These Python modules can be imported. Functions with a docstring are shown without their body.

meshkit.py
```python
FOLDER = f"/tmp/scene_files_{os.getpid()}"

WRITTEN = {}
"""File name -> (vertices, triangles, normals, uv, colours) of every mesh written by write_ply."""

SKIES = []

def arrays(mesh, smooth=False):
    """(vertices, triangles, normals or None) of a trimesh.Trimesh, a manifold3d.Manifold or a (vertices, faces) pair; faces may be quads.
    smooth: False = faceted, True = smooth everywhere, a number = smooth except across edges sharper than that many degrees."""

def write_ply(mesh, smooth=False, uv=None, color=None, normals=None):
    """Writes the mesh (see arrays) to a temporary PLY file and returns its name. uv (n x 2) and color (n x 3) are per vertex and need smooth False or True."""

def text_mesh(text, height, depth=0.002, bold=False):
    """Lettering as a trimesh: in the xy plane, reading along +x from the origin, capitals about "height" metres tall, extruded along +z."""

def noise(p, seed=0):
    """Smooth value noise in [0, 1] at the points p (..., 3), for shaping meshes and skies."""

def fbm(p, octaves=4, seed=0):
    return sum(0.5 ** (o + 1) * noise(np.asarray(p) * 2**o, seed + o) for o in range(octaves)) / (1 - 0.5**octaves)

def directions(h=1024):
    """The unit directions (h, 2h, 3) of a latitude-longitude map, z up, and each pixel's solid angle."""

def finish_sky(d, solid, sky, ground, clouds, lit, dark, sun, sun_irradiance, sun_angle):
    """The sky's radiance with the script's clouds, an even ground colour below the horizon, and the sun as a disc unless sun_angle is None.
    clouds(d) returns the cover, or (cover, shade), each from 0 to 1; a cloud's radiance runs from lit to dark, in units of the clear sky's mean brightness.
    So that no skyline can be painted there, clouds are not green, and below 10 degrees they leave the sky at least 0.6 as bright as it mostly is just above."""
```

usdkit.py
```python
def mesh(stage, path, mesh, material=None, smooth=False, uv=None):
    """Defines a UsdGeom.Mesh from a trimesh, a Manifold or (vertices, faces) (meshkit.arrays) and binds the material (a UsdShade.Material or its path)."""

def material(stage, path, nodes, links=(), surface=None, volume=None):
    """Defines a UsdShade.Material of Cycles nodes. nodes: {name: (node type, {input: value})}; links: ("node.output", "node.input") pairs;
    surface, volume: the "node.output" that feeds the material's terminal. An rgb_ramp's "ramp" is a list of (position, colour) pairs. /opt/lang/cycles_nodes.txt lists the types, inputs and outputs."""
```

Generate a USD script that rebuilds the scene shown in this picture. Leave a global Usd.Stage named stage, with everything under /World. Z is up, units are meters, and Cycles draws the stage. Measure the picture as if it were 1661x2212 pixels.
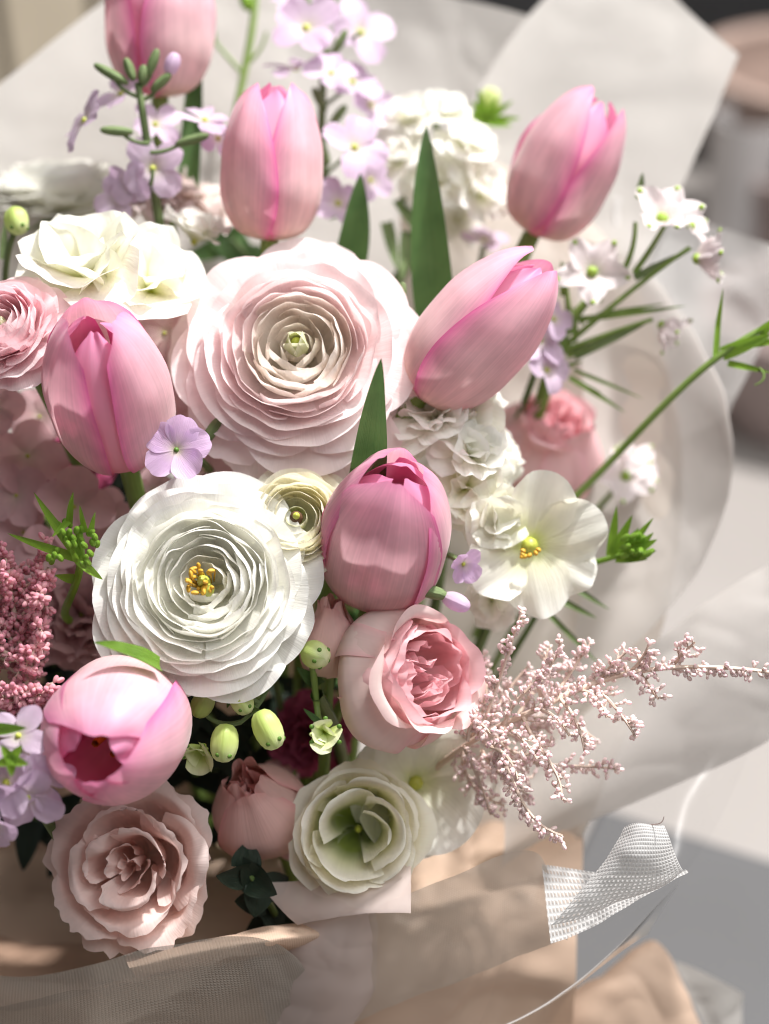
import math, numpy as np, trimesh, usdkit, meshkit
from pxr import Usd, UsdGeom, UsdLux, UsdShade, Gf, Sdf
from scipy.interpolate import PchipInterpolator, RectBivariateSpline, CubicSpline

stage = Usd.Stage.CreateInMemory()
UsdGeom.SetStageUpAxis(stage, 'Z'); UsdGeom.SetStageMetersPerUnit(stage, 1.0)
UsdGeom.Xform.Define(stage, '/World'); UsdGeom.Scope.Define(stage, '/World/Looks')

# ------------------------------------------------------------------ camera
PITCH = math.radians(35); D0 = 0.55; WID = 0.28; FOC = 70.7
RT = np.array([1.0, 0, 0]); UP = np.array([0, math.sin(PITCH), math.cos(PITCH)])
TO = np.array([0, -math.cos(PITCH), math.sin(PITCH)])            # towards the camera
CEN = np.array([0, 0, 0.45]); EYE = CEN + TO * D0
cam = UsdGeom.Camera.Define(stage, '/World/camera')
M = np.eye(4); M[0, :3] = RT; M[1, :3] = UP; M[2, :3] = TO; M[3, :3] = EYE
cam.AddTransformOp().Set(Gf.Matrix4d(M.tolist()))
cam.CreateFocalLengthAttr(FOC); cam.CreateHorizontalApertureAttr(FOC * WID / D0)
cam.CreateFocusDistanceAttr(D0 - 0.012); cam.CreateFStopAttr(4.4)
cam.CreateClippingRangeAttr(Gf.Vec2f(0.02, 100)); EXPOSURE = 0.0
cam.CreateExposureAttr(EXPOSURE)

# ------------------------------------------------------------------ light
def V(x, y, z): return RT * x + UP * y + TO * z
def aim(xf, pos, target):
    z = pos - target; z = z / np.linalg.norm(z); x = np.cross([0, 0, 1.0], z); x /= np.linalg.norm(x); y = np.cross(z, x)
    m = np.eye(4); m[0, :3] = x; m[1, :3] = y; m[2, :3] = z; m[3, :3] = pos
    xf.AddTransformOp().Set(Gf.Matrix4d(m.tolist()))
def mat(name, nodes, links, surface=None, volume=None): return usdkit.material(stage, '/World/Looks/' + name, nodes, links, surface, volume)
dome = UsdLux.DomeLight.Define(stage, '/World/room_light'); dome.CreateIntensityAttr(1.0)
dm = mat('room_air', {'b': ('background_shader', {'color': (1.0, 0.985, 0.97), 'strength': 0.13})}, [], 'b.background')
UsdShade.MaterialBindingAPI.Apply(dome.GetPrim()).Bind(dm)
win = UsdLux.RectLight.Define(stage, '/World/window_light'); win.CreateWidthAttr(1.3); win.CreateHeightAttr(1.5)
win.CreateIntensityAttr(3.8); win.CreateColorAttr(Gf.Vec3f(1.0, 0.995, 0.985)); win.CreateNormalizeAttr(False)
aim(win, CEN + V(0.65, 1.0, 1.0), CEN)
sun = UsdLux.DiskLight.Define(stage, '/World/sunlit_window'); sun.CreateRadiusAttr(0.07)
sun.CreateIntensityAttr(2050); sun.CreateColorAttr(Gf.Vec3f(1, 0.97, 0.94)); sun.CreateNormalizeAttr(False)
aim(sun, CEN + V(0.68, 2.0, 0.52), CEN)

# ------------------------------------------------------------------ helpers
S0 = WID / 1661
def P(x, y, d=0.0):
    "a point of the bouquet: x, y across and down the frame in units of S0 at depth d in front of the focus plane"
    k = (D0 - d) / D0
    return CEN + TO * d + RT * (x - 830.5) * S0 * k - UP * (y - 1106) * S0 * k
def sz(px, d=0.0): return px * S0 * (D0 - d) / D0
FLOOR = 0.0
def on_floor(x, y, z=FLOOR):
    r = P(x, y) - EYE
    return EYE + r * ((z - EYE[2]) / r[2])
GATHER = P(700, 2480, -0.19)
count = {}
def numbered(parent, name):
    k = (parent, name); n = count.get(k, -1) + 1; count[k] = n
    return f'{parent}/{name}' + (f'_{n:03d}' if n else '')
class Thing:
    def __init__(s, name, label, cat, frame=None, group=None, kind=None):
        s.path = numbered('/World', name); s.M = np.eye(4) if frame is None else frame; s.I = np.linalg.inv(s.M)
        x = UsdGeom.Xform.Define(stage, s.path); x.AddTransformOp().Set(Gf.Matrix4d(s.M.T.tolist()))
        tag(x.GetPrim(), label, cat, group, kind)
    def loc(s, p): p = np.asarray(p, float); return p @ s.I[:3, :3].T + s.I[:3, 3]
    def part(s, name, mesh, m, parent=None, label=None, stuff=False, world=False, smooth=True):
        v, f, uv = mesh
        if world: v = s.loc(v)
        pth = numbered(parent or s.path, name)
        put(pth, v, f, m, uv, smooth)
        pr = stage.GetPrimAtPath(pth)
        if label: pr.SetCustomDataByKey('label', label)
        if stuff: pr.SetCustomDataByKey('kind', 'stuff')
        return pth
def put(path, v, f, m, uv=None, smooth=True):
    v = np.asarray(v, float); f = np.asarray(f, int)
    if smooth not in (True, False): uv = None
    return usdkit.mesh(stage, path, (v, f), m, smooth=smooth, uv=uv)
def tag(p, label, cat, group=None, kind=None):
    if label: p.SetCustomDataByKey('label', label)
    if cat: p.SetCustomDataByKey('category', cat)
    if group: p.SetCustomDataByKey('group', group)
    if kind: p.SetCustomDataByKey('kind', kind)
def single(name, label, cat, mesh, m, group=None, kind=None, smooth=True):
    pth = numbered('/World', name); put(pth, mesh[0], mesh[1], m, mesh[2], smooth); tag(stage.GetPrimAtPath(pth), label, cat, group, kind); return pth
def unit(a): a = np.asarray(a, float); return a / np.linalg.norm(a)
def frame(pos, axis, spin=0.0, ref=None):
    "local z = axis, local x = the side of the flower that faces the camera"
    z = unit(axis); ref = TO if ref is None else ref
    x = ref - z * (ref @ z)
    if np.linalg.norm(x) < 0.25: x = -UP + z * (UP @ z)
    x = unit(x); y = np.cross(z, x); c, s_ = math.cos(spin), math.sin(spin)
    m = np.eye(4); m[:3, 0] = x * c + y * s_; m[:3, 1] = y * c - x * s_; m[:3, 2] = z; m[:3, 3] = pos
    return m
def quads(nv, nu):
    i, j = np.meshgrid(np.arange(nv - 1), np.arange(nu - 1), indexing='ij'); a = i * nu + j
    return np.stack([a, a + 1, a + nu + 1, a + nu], -1).reshape(-1, 4)
def tri(f): return np.vstack([f[:, [0, 1, 2]], f[:, [0, 2, 3]]])
def grid(nv, nu):
    u, v = np.meshgrid(np.linspace(-1, 1, nu), np.linspace(0, 1, nv)); return u, v
def join(ms):
    vs, fs, us, n = [], [], [], 0
    for v, f, u in ms:
        f = np.asarray(f); f = tri(f) if f.shape[1] == 4 else f
        vs.append(v); fs.append(f + n); us.append(u if u is not None else np.zeros((len(v), 2))); n += len(v)
    return np.vstack(vs), np.vstack(fs), np.vstack(us)
def xform(m, T):
    v, f, u = m; return np.asarray(v) @ T[:3, :3].T + T[:3, 3], f, u
def rotz(v, a):
    c, s = math.cos(a), math.sin(a); o = v.copy(); o[..., 0] = v[..., 0] * c - v[..., 1] * s; o[..., 1] = v[..., 0] * s + v[..., 1] * c; return o
def jag(u, n, rng):
    k = rng.uniform(-1, 1, n + 2); return np.interp((u + 1) / 2 * n, np.arange(n + 2), k)
def petal_rev(prof, A, th, rng, nu=14, nv=14, tip=0.28, tp=2.3, w0=0.55, wm=0.5, w1=1.0, edge=0.0, ruf=0.0, rk=3.0, frill=0.0, fn=16, scale=1.0, bump=0.0, roll=0.0):
    "petal on a surface of revolution: prof rows (v, r, z); A half angle"
    prof = np.asarray(prof, float); u, v = grid(nv, nu)
    R_, Z_ = PchipInterpolator(prof[:, 0], prof[:, 1]), PchipInterpolator(prof[:, 0], prof[:, 2])
    ve = v * (1 - tip * np.abs(u) ** tp)
    if frill: ve = ve * (1 + frill * jag(u, fn, rng) * v ** 4)
    ve = np.clip(ve, 0, 1.06); w = np.where(v < wm, w0 + (1 - w0) * np.sin(np.clip(v / wm, 0, 1) * np.pi / 2), 1 - (1 - w1) * ((v - wm) / (1 - wm)) ** 2)
    r, z = R_(np.clip(ve, 0, 1)), Z_(np.clip(ve, 0, 1))
    over = np.clip(ve - 1, 0, 1); dr, dz = R_.derivative()(1.0), Z_.derivative()(1.0); r = r + over * dr; z = z + over * dz
    dn = np.stack([R_.derivative()(np.clip(ve, 0, 1)), Z_.derivative()(np.clip(ve, 0, 1))], -1); dn /= np.linalg.norm(dn, axis=-1, keepdims=True) + 1e-9
    nr, nz = dn[..., 1], -dn[..., 0]                                 # outward normal in the meridian plane
    ph = rng.uniform(0, 6.28); off = edge * np.abs(u) ** 3 * np.sin(np.pi * np.clip(v, 0, 1) ** .8) * scale
    if ruf: off = off + ruf * scale * v ** 2.5 * (np.sin(rk * np.pi * u + ph) + 0.5 * np.sin(rk * 1.9 * np.pi * u + ph * 2))
    if bump: off = off + bump * scale * (meshkit.noise(np.stack([u * 1.5 + ph, v * 2 + ph, u * 0 + ph * 3], -1)) - .5) * np.sin(np.pi * v * .9)
    if roll: off = off + roll * scale * np.clip(ve - .82, 0, 1) ** 2 * 30
    r = r + nr * off; z = z + nz * off; a = th + u * A * w
    pts = np.stack([r * np.cos(a), r * np.sin(a), z], -1).reshape(-1, 3)
    return pts, quads(nv, nu), np.stack([(u + 1) / 2, v], -1).reshape(-1, 2)
def petal_flat(L, W, p0, p1, th, rng, nu=9, nv=9, r0=0.0, z0=0.0, cup=0.0, ruf=0.0, rk=2.5, tip=0.3, tp=2.2, w0=0.25, wp=0.7, w1=1.0, pw=1.0, frill=0.0, fn=12, twist=0.0, notch=0.0):
    "petal that bends from elevation p0 to p1 (degrees) along its length"
    u, v = grid(nv, nu); t = np.linspace(0, 1, 60); phi = np.radians(p0 + (p1 - p0) * t ** pw)
    X = np.concatenate([[0], np.cumsum(np.cos(phi[:-1]) / 59)]) * L; Z = np.concatenate([[0], np.cumsum(np.sin(phi[:-1]) / 59)]) * L
    ve = v * (1 - tip * np.abs(u) ** tp) - notch * v ** 3 * np.exp(-(u / .18) ** 2)
    if frill: ve = ve * (1 + frill * jag(u, fn, rng) * v ** 4)
    x, z = np.interp(ve, t, X) + np.clip(ve - 1, 0, 1) * L * math.cos(phi[-1]), np.interp(ve, t, Z) + np.clip(ve - 1, 0, 1) * L * math.sin(phi[-1])
    w = np.where(v < wp, w0 + (1 - w0) * np.sin(np.clip(v / wp, 0, 1) * np.pi / 2) ** 1.3, 1 - (1 - w1) * ((v - wp) / (1 - wp)) ** 2)
    y = u * W * w; pn = np.interp(ve, t, phi); ph = rng.uniform(0, 6.28)
    off = cup * np.abs(u) ** 2 * W * w + ruf * v ** 2 * (np.sin(rk * np.pi * u + ph) + .4 * np.sin(rk * 2.3 * np.pi * u + 2 * ph) + .5 * np.sin(v * 5 + ph))
    tw = twist * v; y, off = y * np.cos(tw) - off * np.sin(tw), y * np.sin(tw) + off * np.cos(tw)
    pts = np.stack([r0 + x - np.sin(pn) * off, y, z0 + z + np.cos(pn) * off], -1)
    return rotz(pts, th).reshape(-1, 3), quads(nv, nu), np.stack([(u + 1) / 2, v], -1).reshape(-1, 2)
def tube(pts, rad, sides=8, n=None, cap=True):
    p = np.asarray(pts, float)
    if n and len(p) > 2:
        s = np.concatenate([[0], np.cumsum(np.linalg.norm(np.diff(p, axis=0), axis=1))]); p = CubicSpline(s, p)(np.linspace(0, s[-1], n))
    elif n: p = p[0] + (p[1] - p[0]) * np.linspace(0, 1, n)[:, None]
    m = len(p); rad = np.interp(np.linspace(0, 1, m), np.linspace(0, 1, len(np.atleast_1d(rad))), np.atleast_1d(rad))
    t = np.gradient(p, axis=0); t /= np.linalg.norm(t, axis=1, keepdims=True) + 1e-12
    a = np.cross(t, [0.31, 0.87, -0.38]); a /= np.linalg.norm(a, axis=1, keepdims=True) + 1e-12; b = np.cross(t, a)
    g = np.linspace(0, 2 * np.pi, sides + 1)
    v = p[:, None] + rad[:, None, None] * (np.cos(g)[None, :, None] * a[:, None] + np.sin(g)[None, :, None] * b[:, None])
    uv = np.stack(np.meshgrid(np.linspace(0, 1, sides + 1), np.linspace(0, 1, m)), -1).reshape(-1, 2)
    return v.reshape(-1, 3), quads(m, sides + 1), uv
def lathe(prof, n=20):
    prof = np.asarray(prof, float); g = np.linspace(0, 2 * np.pi, n + 1)
    v = np.stack([prof[:, None, 0] * np.cos(g), prof[:, None, 0] * np.sin(g), np.repeat(prof[:, 1:2], n + 1, 1)], -1)
    uv = np.stack(np.meshgrid(np.linspace(0, 1, n + 1), np.linspace(0, 1, len(prof))), -1).reshape(-1, 2)
    return v.reshape(-1, 3), quads(len(prof), n + 1)[:, ::1], uv
def egg(r, h, n=12, sharp=1.0):
    t = np.linspace(0, np.pi, 10); return lathe(np.stack([r * np.sin(t) ** sharp + 1e-5, h * (1 - np.cos(t)) / 2], -1), n)
def sheet(ctrl, nu=64, nv=64, amp=0.0, sc=30.0, seed=0):
    "a sheet of paper through a net of points"
    c = np.array([[P(*q) for q in row] for row in ctrl]); a, b, _ = c.shape
    s, t = np.linspace(0, 1, a), np.linspace(0, 1, b); S, T = np.linspace(0, 1, nv), np.linspace(0, 1, nu)
    X = np.stack([RectBivariateSpline(s, t, c[..., k], kx=min(3, a - 1), ky=min(3, b - 1), s=0)(S, T) for k in range(3)], -1)
    if amp:
        n = np.cross(np.gradient(X, axis=0), np.gradient(X, axis=1)); n /= np.linalg.norm(n, axis=-1, keepdims=True) + 1e-12
        q = X * sc; q = q + .8 * meshkit.noise(X * sc * .6 + 9, seed + 5)[..., None]
        q2 = X * sc * 2.7 + 3; X = X + n * (amp * ((np.abs(2 * meshkit.fbm(q, 3, seed) - 1) * 2 - .6) + .45 * (np.abs(2 * meshkit.noise(q2 + meshkit.noise(q2 * .7, 3)[..., None], seed + 9) - 1) - .5)))[..., None]
    wid, hei = np.linalg.norm(np.diff(X, axis=1), axis=-1).sum(1).mean(), np.linalg.norm(np.diff(X, axis=0), axis=-1).sum(0).mean()
    uv = np.stack(np.meshgrid(T * wid, S * hei), -1).reshape(-1, 2)
    return X.reshape(-1, 3), quads(nv, nu), uv

# ------------------------------------------------------------------ materials
def petal_mat(name, low, mid, top, edge, ek=0.6, ep=4.0, tr=0.4, rough=0.45, vein=0.35, tcol=None, spec=0.35, sheen=0.1, vs=(34, 1.6), stain=0.12, tipk=0.0, stops=None):
    """petal: colour from base to rim, deeper rim colour, fine veins, light passing through"""
    nodes = {'tc': ('texture_coordinate', {}), 'sx': ('separate_xyz', {}),
        'e1': ('math', {'math_type': 'multiply_add', 'value2': 2.0, 'value3': -1.0}), 'e2': ('math', {'math_type': 'absolute'}), 'e3': ('math', {'math_type': 'power', 'value2': ep}),
        'e4': ('math', {'math_type': 'power', 'value2': ep * 2.2}), 'e5': ('math', {'math_type': 'multiply', 'value2': tipk}), 'e6': ('math', {'math_type': 'maximum'}),
        'ek': ('math', {'math_type': 'multiply', 'value2': ek}),
        'ramp': ('rgb_ramp', {'ramp': stops or [(0, low), (0.22, tuple((np.array(low) * .3 + np.array(mid) * .7))), (0.5, mid), (1, top)]}),
        'mx': ('mix_color', {'blend_type': 'mix', 'b': edge}),
        'n1': ('noise_texture', {'scale': 5.0, 'detail': 4.0}), 'n2': ('noise_texture', {'scale': 1.0, 'detail': 3.0, 'roughness': .6}), 'mp': ('mapping', {'scale': (vs[0], vs[1], 1)}),
        'nv': ('math', {'math_type': 'multiply_add', 'value2': stain * 1.6, 'value3': 1 - stain * .8}),
        'n3': ('noise_texture', {'scale': 260.0, 'detail': 2.0}),
        'va': ('math', {'math_type': 'multiply_add', 'value2': stain, 'value3': -stain * .5}), 'vsum': ('math', {'math_type': 'add'}),
        'oi': ('object_info', {}), 'ov': ('math', {'math_type': 'multiply_add', 'value2': .12, 'value3': -.06}), 'vs2': ('math', {'math_type': 'add'}),
        'hs': ('hsv', {}), 'bp': ('bump', {'strength': vein, 'distance': 0.0006}),
        'p': ('principled_bsdf', {'roughness': rough, 'specular_ior_level': spec, 'sheen_weight': sheen, 'sheen_roughness': .4}),
        'tg': ('mix_color', {'blend_type': 'multiply', 'fac': 1.0, 'b': tcol or (1, 1, 1)}),
        't': ('translucent_bsdf', {}), 'ms': ('mix_closure', {'fac': tr})}
    links = [('tc.UV', 'sx.vector'), ('sx.x', 'e1.value1'), ('e1.value', 'e2.value1'), ('e2.value', 'e3.value1'), ('sx.y', 'e4.value1'), ('e4.value', 'e5.value1'), ('e3.value', 'e6.value1'), ('e5.value', 'e6.value2'), ('e6.value', 'ek.value1'),
        ('sx.y', 'ramp.fac'), ('ramp.color', 'mx.a'), ('ek.value', 'mx.fac'), ('tc.UV', 'mp.vector'), ('mp.vector', 'n2.vector'), ('tc.object', 'n3.vector'), ('tc.UV', 'n1.vector'),
        ('n1.fac', 'nv.value1'), ('n2.fac', 'va.value1'), ('nv.value', 'vsum.value1'), ('va.value', 'vsum.value2'), ('oi.random', 'ov.value1'), ('vsum.value', 'vs2.value1'), ('ov.value', 'vs2.value2'),
        ('mx.result', 'hs.color'), ('vs2.value', 'hs.value'), ('n2.fac', 'bp.height'), ('bp.normal', 'p.normal'), ('hs.color', 'p.base_color'), ('hs.color', 'tg.a'), ('tg.result', 't.color'), ('bp.normal', 't.normal'),
        ('p.BSDF', 'ms.closure1'), ('t.BSDF', 'ms.closure2')]
    return mat(name, nodes, links, 'ms.closure')
def leaf_mat(name, a, b, tr=0.3, rough=0.4, vs=(40, 1.2), spec=.4):
    nodes = {'tc': ('texture_coordinate', {}), 'mp': ('mapping', {'scale': (vs[0], vs[1], 1)}), 'n': ('noise_texture', {'scale': 1.0, 'detail': 3.0}), 'n2': ('noise_texture', {'scale': 90.0, 'detail': 3.0}),
        'ad': ('math', {'math_type': 'multiply_add', 'value2': .5}), 'r': ('rgb_ramp', {'ramp': [(.3, a), (.8, b)]}), 'bp': ('bump', {'strength': .9, 'distance': .0008}),
        'p': ('principled_bsdf', {'roughness': rough, 'specular_ior_level': spec}), 't': ('translucent_bsdf', {}), 'ms': ('mix_closure', {'fac': tr})}
    links = [('tc.UV', 'mp.vector'), ('mp.vector', 'n.vector'), ('tc.object', 'n2.vector'), ('n.fac', 'ad.value1'), ('n2.fac', 'ad.value3'), ('ad.value', 'r.fac'), ('r.color', 'p.base_color'), ('r.color', 't.color'), ('n.fac', 'bp.height'), ('bp.normal', 'p.normal'), ('p.BSDF', 'ms.closure1'), ('t.BSDF', 'ms.closure2')]
    return mat(name, nodes, links, 'ms.closure')
def paper_mat(name, col, tr=0.45, clear=0.06, weave=0.0, wscale=1400.0, rough=.55, holes=0.0, spec=.3, tcol=None, crease=.25):
    "non-woven wrapping paper; holes > 0 leaves real gaps between the threads"
    nodes = {'tc': ('texture_coordinate', {}), 'wx': ('wave_texture', {'bands_direction': 'x', 'scale': wscale / 20, 'distortion': .25, 'detail': 2.0, 'detail_scale': 4.0}), 'wy': ('wave_texture', {'bands_direction': 'y', 'scale': wscale / 20, 'distortion': .25, 'detail': 2.0, 'detail_scale': 4.0}),
        'mxx': ('math', {'math_type': 'maximum'}), 'n': ('noise_texture', {'scale': 45.0, 'detail': 5.0, 'distortion': .6}), 'hb': ('math', {'math_type': 'multiply_add', 'value2': weave}),
        'hc': ('math', {'math_type': 'multiply', 'value2': crease}), 'bp': ('bump', {'strength': .6, 'distance': .0015}),
        'ns': ('noise_texture', {'scale': 14.0, 'detail': 4.0}), 'nr': ('rgb_ramp', {'ramp': [(.25, tuple(np.array(col) * .9)), (.75, col)]}),
        'p': ('principled_bsdf', {'roughness': rough, 'specular_ior_level': spec}), 't': ('translucent_bsdf', {}), 'tg': ('mix_color', {'blend_type': 'multiply', 'fac': 1.0, 'b': tcol or (1, 1, 1)}),
        'ms': ('mix_closure', {'fac': tr}), 'tb': ('transparent_bsdf', {}), 'th': ('map_range', {'from_min': .35, 'from_max': .6, 'to_min': min(clear + holes, 1), 'to_max': clear, 'clamp': True}), 'mc': ('mix_closure', {'fac': clear})}
    links = [('tc.UV', 'wx.vector'), ('tc.UV', 'wy.vector'), ('wx.fac', 'mxx.value1'), ('wy.fac', 'mxx.value2'), ('tc.object', 'n.vector'), ('tc.object', 'ns.vector'), ('ns.fac', 'nr.fac'), ('n.fac', 'hc.value1'), ('mxx.value', 'hb.value1'), ('hc.value', 'hb.value3'), ('hb.value', 'bp.height'), ('bp.normal', 'p.normal'),
        ('nr.color', 'p.base_color'), ('nr.color', 'tg.a'), ('tg.result', 't.color'), ('p.BSDF', 'ms.closure1'), ('t.BSDF', 'ms.closure2'), ('ms.closure', 'mc.closure1'), ('tb.BSDF', 'mc.closure2')]
    if holes: links += [('mxx.value', 'th.value'), ('th.result', 'mc.fac')]
    return mat(name, nodes, links, 'mc.closure')
def plain_mat(name, col, rough=.6, var=.15, sc=20.0, bump=.0):
    c = np.array(col)
    nodes = {'tc': ('texture_coordinate', {}), 'n': ('noise_texture', {'scale': sc, 'detail': 5.0}), 'r': ('rgb_ramp', {'ramp': [(.25, tuple(c * (1 - var))), (.75, tuple(np.minimum(c * (1 + var), 1)))]}), 'bp': ('bump', {'strength': bump, 'distance': .002}), 'p': ('principled_bsdf', {'roughness': rough})}
    return mat(name, nodes, [('tc.object', 'n.vector'), ('n.fac', 'r.fac'), ('r.color', 'p.base_color'), ('n.fac', 'bp.height'), ('bp.normal', 'p.normal')], 'p.BSDF')

TUL = petal_mat('tulip_petal', None, (.9, .7, .7), None, (.85, .17, .48), ek=.9, ep=4.2, tr=.42, tcol=(1, .90, .91), vein=.16, rough=.42, spec=.4, vs=(55, .7), tipk=.55, stain=.40, sheen=.3, stops=[(0, (.70, .78, .40)), (.07, (.86, .80, .62)), (.25, (.90, .74, .70)), (.6, (.90, .64, .69)), (1, (.89, .53, .65))])
TULI = petal_mat('tulip_inner_petal', (.80, .56, .52), (.84, .44, .57), (.86, .40, .58), (.80, .10, .44), ek=.7, ep=3.0, tr=.4, tcol=(1, .8, .87), vs=(30, .9), tipk=.4, vein=.1)
RANP = petal_mat('pink_ranunculus_petal', (.95, .80, .75), (.96, .82, .81), (.965, .86, .865), (.97, .91, .92), ek=.5, ep=3.0, tr=.40, tcol=(1, .93, .93), rough=.5, vein=.3, sheen=.15)
RANC = petal_mat('pink_ranunculus_heart', (.90, .88, .70), (.96, .91, .84), (.97, .91, .87), (.98, .93, .91), ek=.4, tr=.42, tcol=(1, .97, .94), rough=.5)
RAND = petal_mat('deep_pink_ranunculus_petal', (.94, .76, .73), (.945, .74, .76), (.95, .79, .81), (.96, .87, .89), ek=.6, ep=4.0, tr=.4, tcol=(1, .8, .84), tipk=.6)
RANW = petal_mat('white_ranunculus_petal', (.86, .88, .60), (.965, .955, .88), (.975, .97, .945), (.98, .98, .965), ek=.5, tr=.38, tcol=(1, .998, .97), rough=.42, spec=.4)
RANG = petal_mat('green_heart_petal', (.45, .52, .14), (.72, .74, .42), (.86, .86, .68), (.86, .86, .72), ek=.3, tr=.4)
CREAM = petal_mat('cream_petal', (.58, .64, .22), (.92, .90, .72), (.95, .93, .83), (.96, .95, .88), ek=.4, tr=.42, tcol=(1, .97, .86), rough=.5)
STOCKW = petal_mat('white_stock_petal', (.82, .86, .50), (.96, .95, .87), (.97, .965, .93), (.975, .97, .955), ek=.3, tr=.46, rough=.32, spec=.55, vein=.7, vs=(26, 2.0))
CREAML = petal_mat('cream_lisianthus_petal', None, (.9, .9, .7), None, (.96, .95, .88), ek=.4, tr=.40, tcol=(1, .97, .86), rough=.5, vs=(26, 2), stops=[(0, (.22, .32, .04)), (.30, (.42, .52, .12)), (.55, (.84, .84, .58)), (.75, (.94, .92, .80)), (1, (.96, .95, .88))])
STOCKC = petal_mat('creamy_stock_petal', (.74, .80, .22), (.96, .945, .84), (.97, .965, .92), (.975, .97, .945), ek=.3, tr=.48, tcol=(1, 1, .93), rough=.36, spec=.45, vein=.5, vs=(26, 2.0))
LILAC = petal_mat('lilac_petal', (.78, .78, .58), (.72, .58, .73), (.71, .56, .72), (.76, .64, .78), ek=.4, tr=.42, tcol=(1, .9, 1), rough=.45)
LILACV = petal_mat('vivid_lilac_petal', (.60, .55, .40), (.72, .50, .77), (.74, .53, .78), (.80, .64, .84), ek=.5, tr=.42, rough=.45)
HYD = petal_mat('hydrangea_sepal', (.74, .62, .56), (.76, .52, .55), (.75, .50, .54), (.77, .55, .58), ek=.3, tr=.35, tcol=(1, .82, .82), rough=.55)
ROSE = petal_mat('garden_rose_petal', (.94, .78, .72), (.94, .69, .70), (.95, .71, .74), (.92, .52, .62), ek=.5, ep=7.0, tr=.44, tcol=(1, .87, .88), rough=.48, tipk=.6, vs=(22, 1.2), vein=.1)
ROSEO = petal_mat('garden_rose_outer_petal', (.92, .86, .74), (.93, .80, .75), (.92, .76, .74), (.88, .50, .54), ek=.6, ep=9.0, tr=.40, tcol=(1, .88, .86), rough=.48, tipk=.6, vs=(22, 1.2), vein=.08)
DUSTY = petal_mat('dusty_rose_petal', (.90, .78, .66), (.91, .74, .69), (.91, .75, .72), (.95, .85, .81), ek=.6, ep=5.0, tr=.36, tcol=(1, .84, .8), rough=.55, tipk=.7)
PEACH = petal_mat('peach_bud_petal', (.80, .66, .50), (.80, .53, .49), (.80, .50, .48), (.72, .28, .32), ek=.6, ep=8.0, tr=.3, tcol=(1, .8, .75), rough=.5, tipk=.4)
MAGENTA = petal_mat('magenta_petal', (.30, .05, .09), (.42, .07, .15), (.46, .09, .20), (.50, .14, .28), ek=.4, tr=.3, rough=.55)
MAUVE = petal_mat('mauve_carnation_petal', (.45, .27, .27), (.55, .32, .33), (.58, .36, .37), (.62, .42, .42), ek=.4, tr=.3, rough=.6)
WAX = petal_mat('waxflower_petal', (.84, .80, .72), (.86, .78, .79), (.90, .83, .84), (.92, .88, .89), ek=.4, tr=.4, rough=.4, spec=.5, vein=.6)
BUDP = petal_mat('bud_petal', (.50, .62, .16), (.66, .76, .28), (.84, .86, .60), (.36, .50, .08), ek=.55, ep=6.0, tr=.35, rough=.4, tipk=.3)
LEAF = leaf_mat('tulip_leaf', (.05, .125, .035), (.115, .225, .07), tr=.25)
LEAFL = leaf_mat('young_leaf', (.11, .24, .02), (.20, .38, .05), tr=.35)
STEM = leaf_mat('stem_green', (.14, .24, .04), (.24, .36, .09), tr=.12, vs=(8, 2))
STEMD = leaf_mat('dark_stem', (.06, .11, .03), (.13, .2, .06), tr=.1, vs=(8, 2))
GREY = leaf_mat('stock_green', (.10, .16, .05), (.19, .26, .11), tr=.15, rough=.7, vs=(10, 4))
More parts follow.
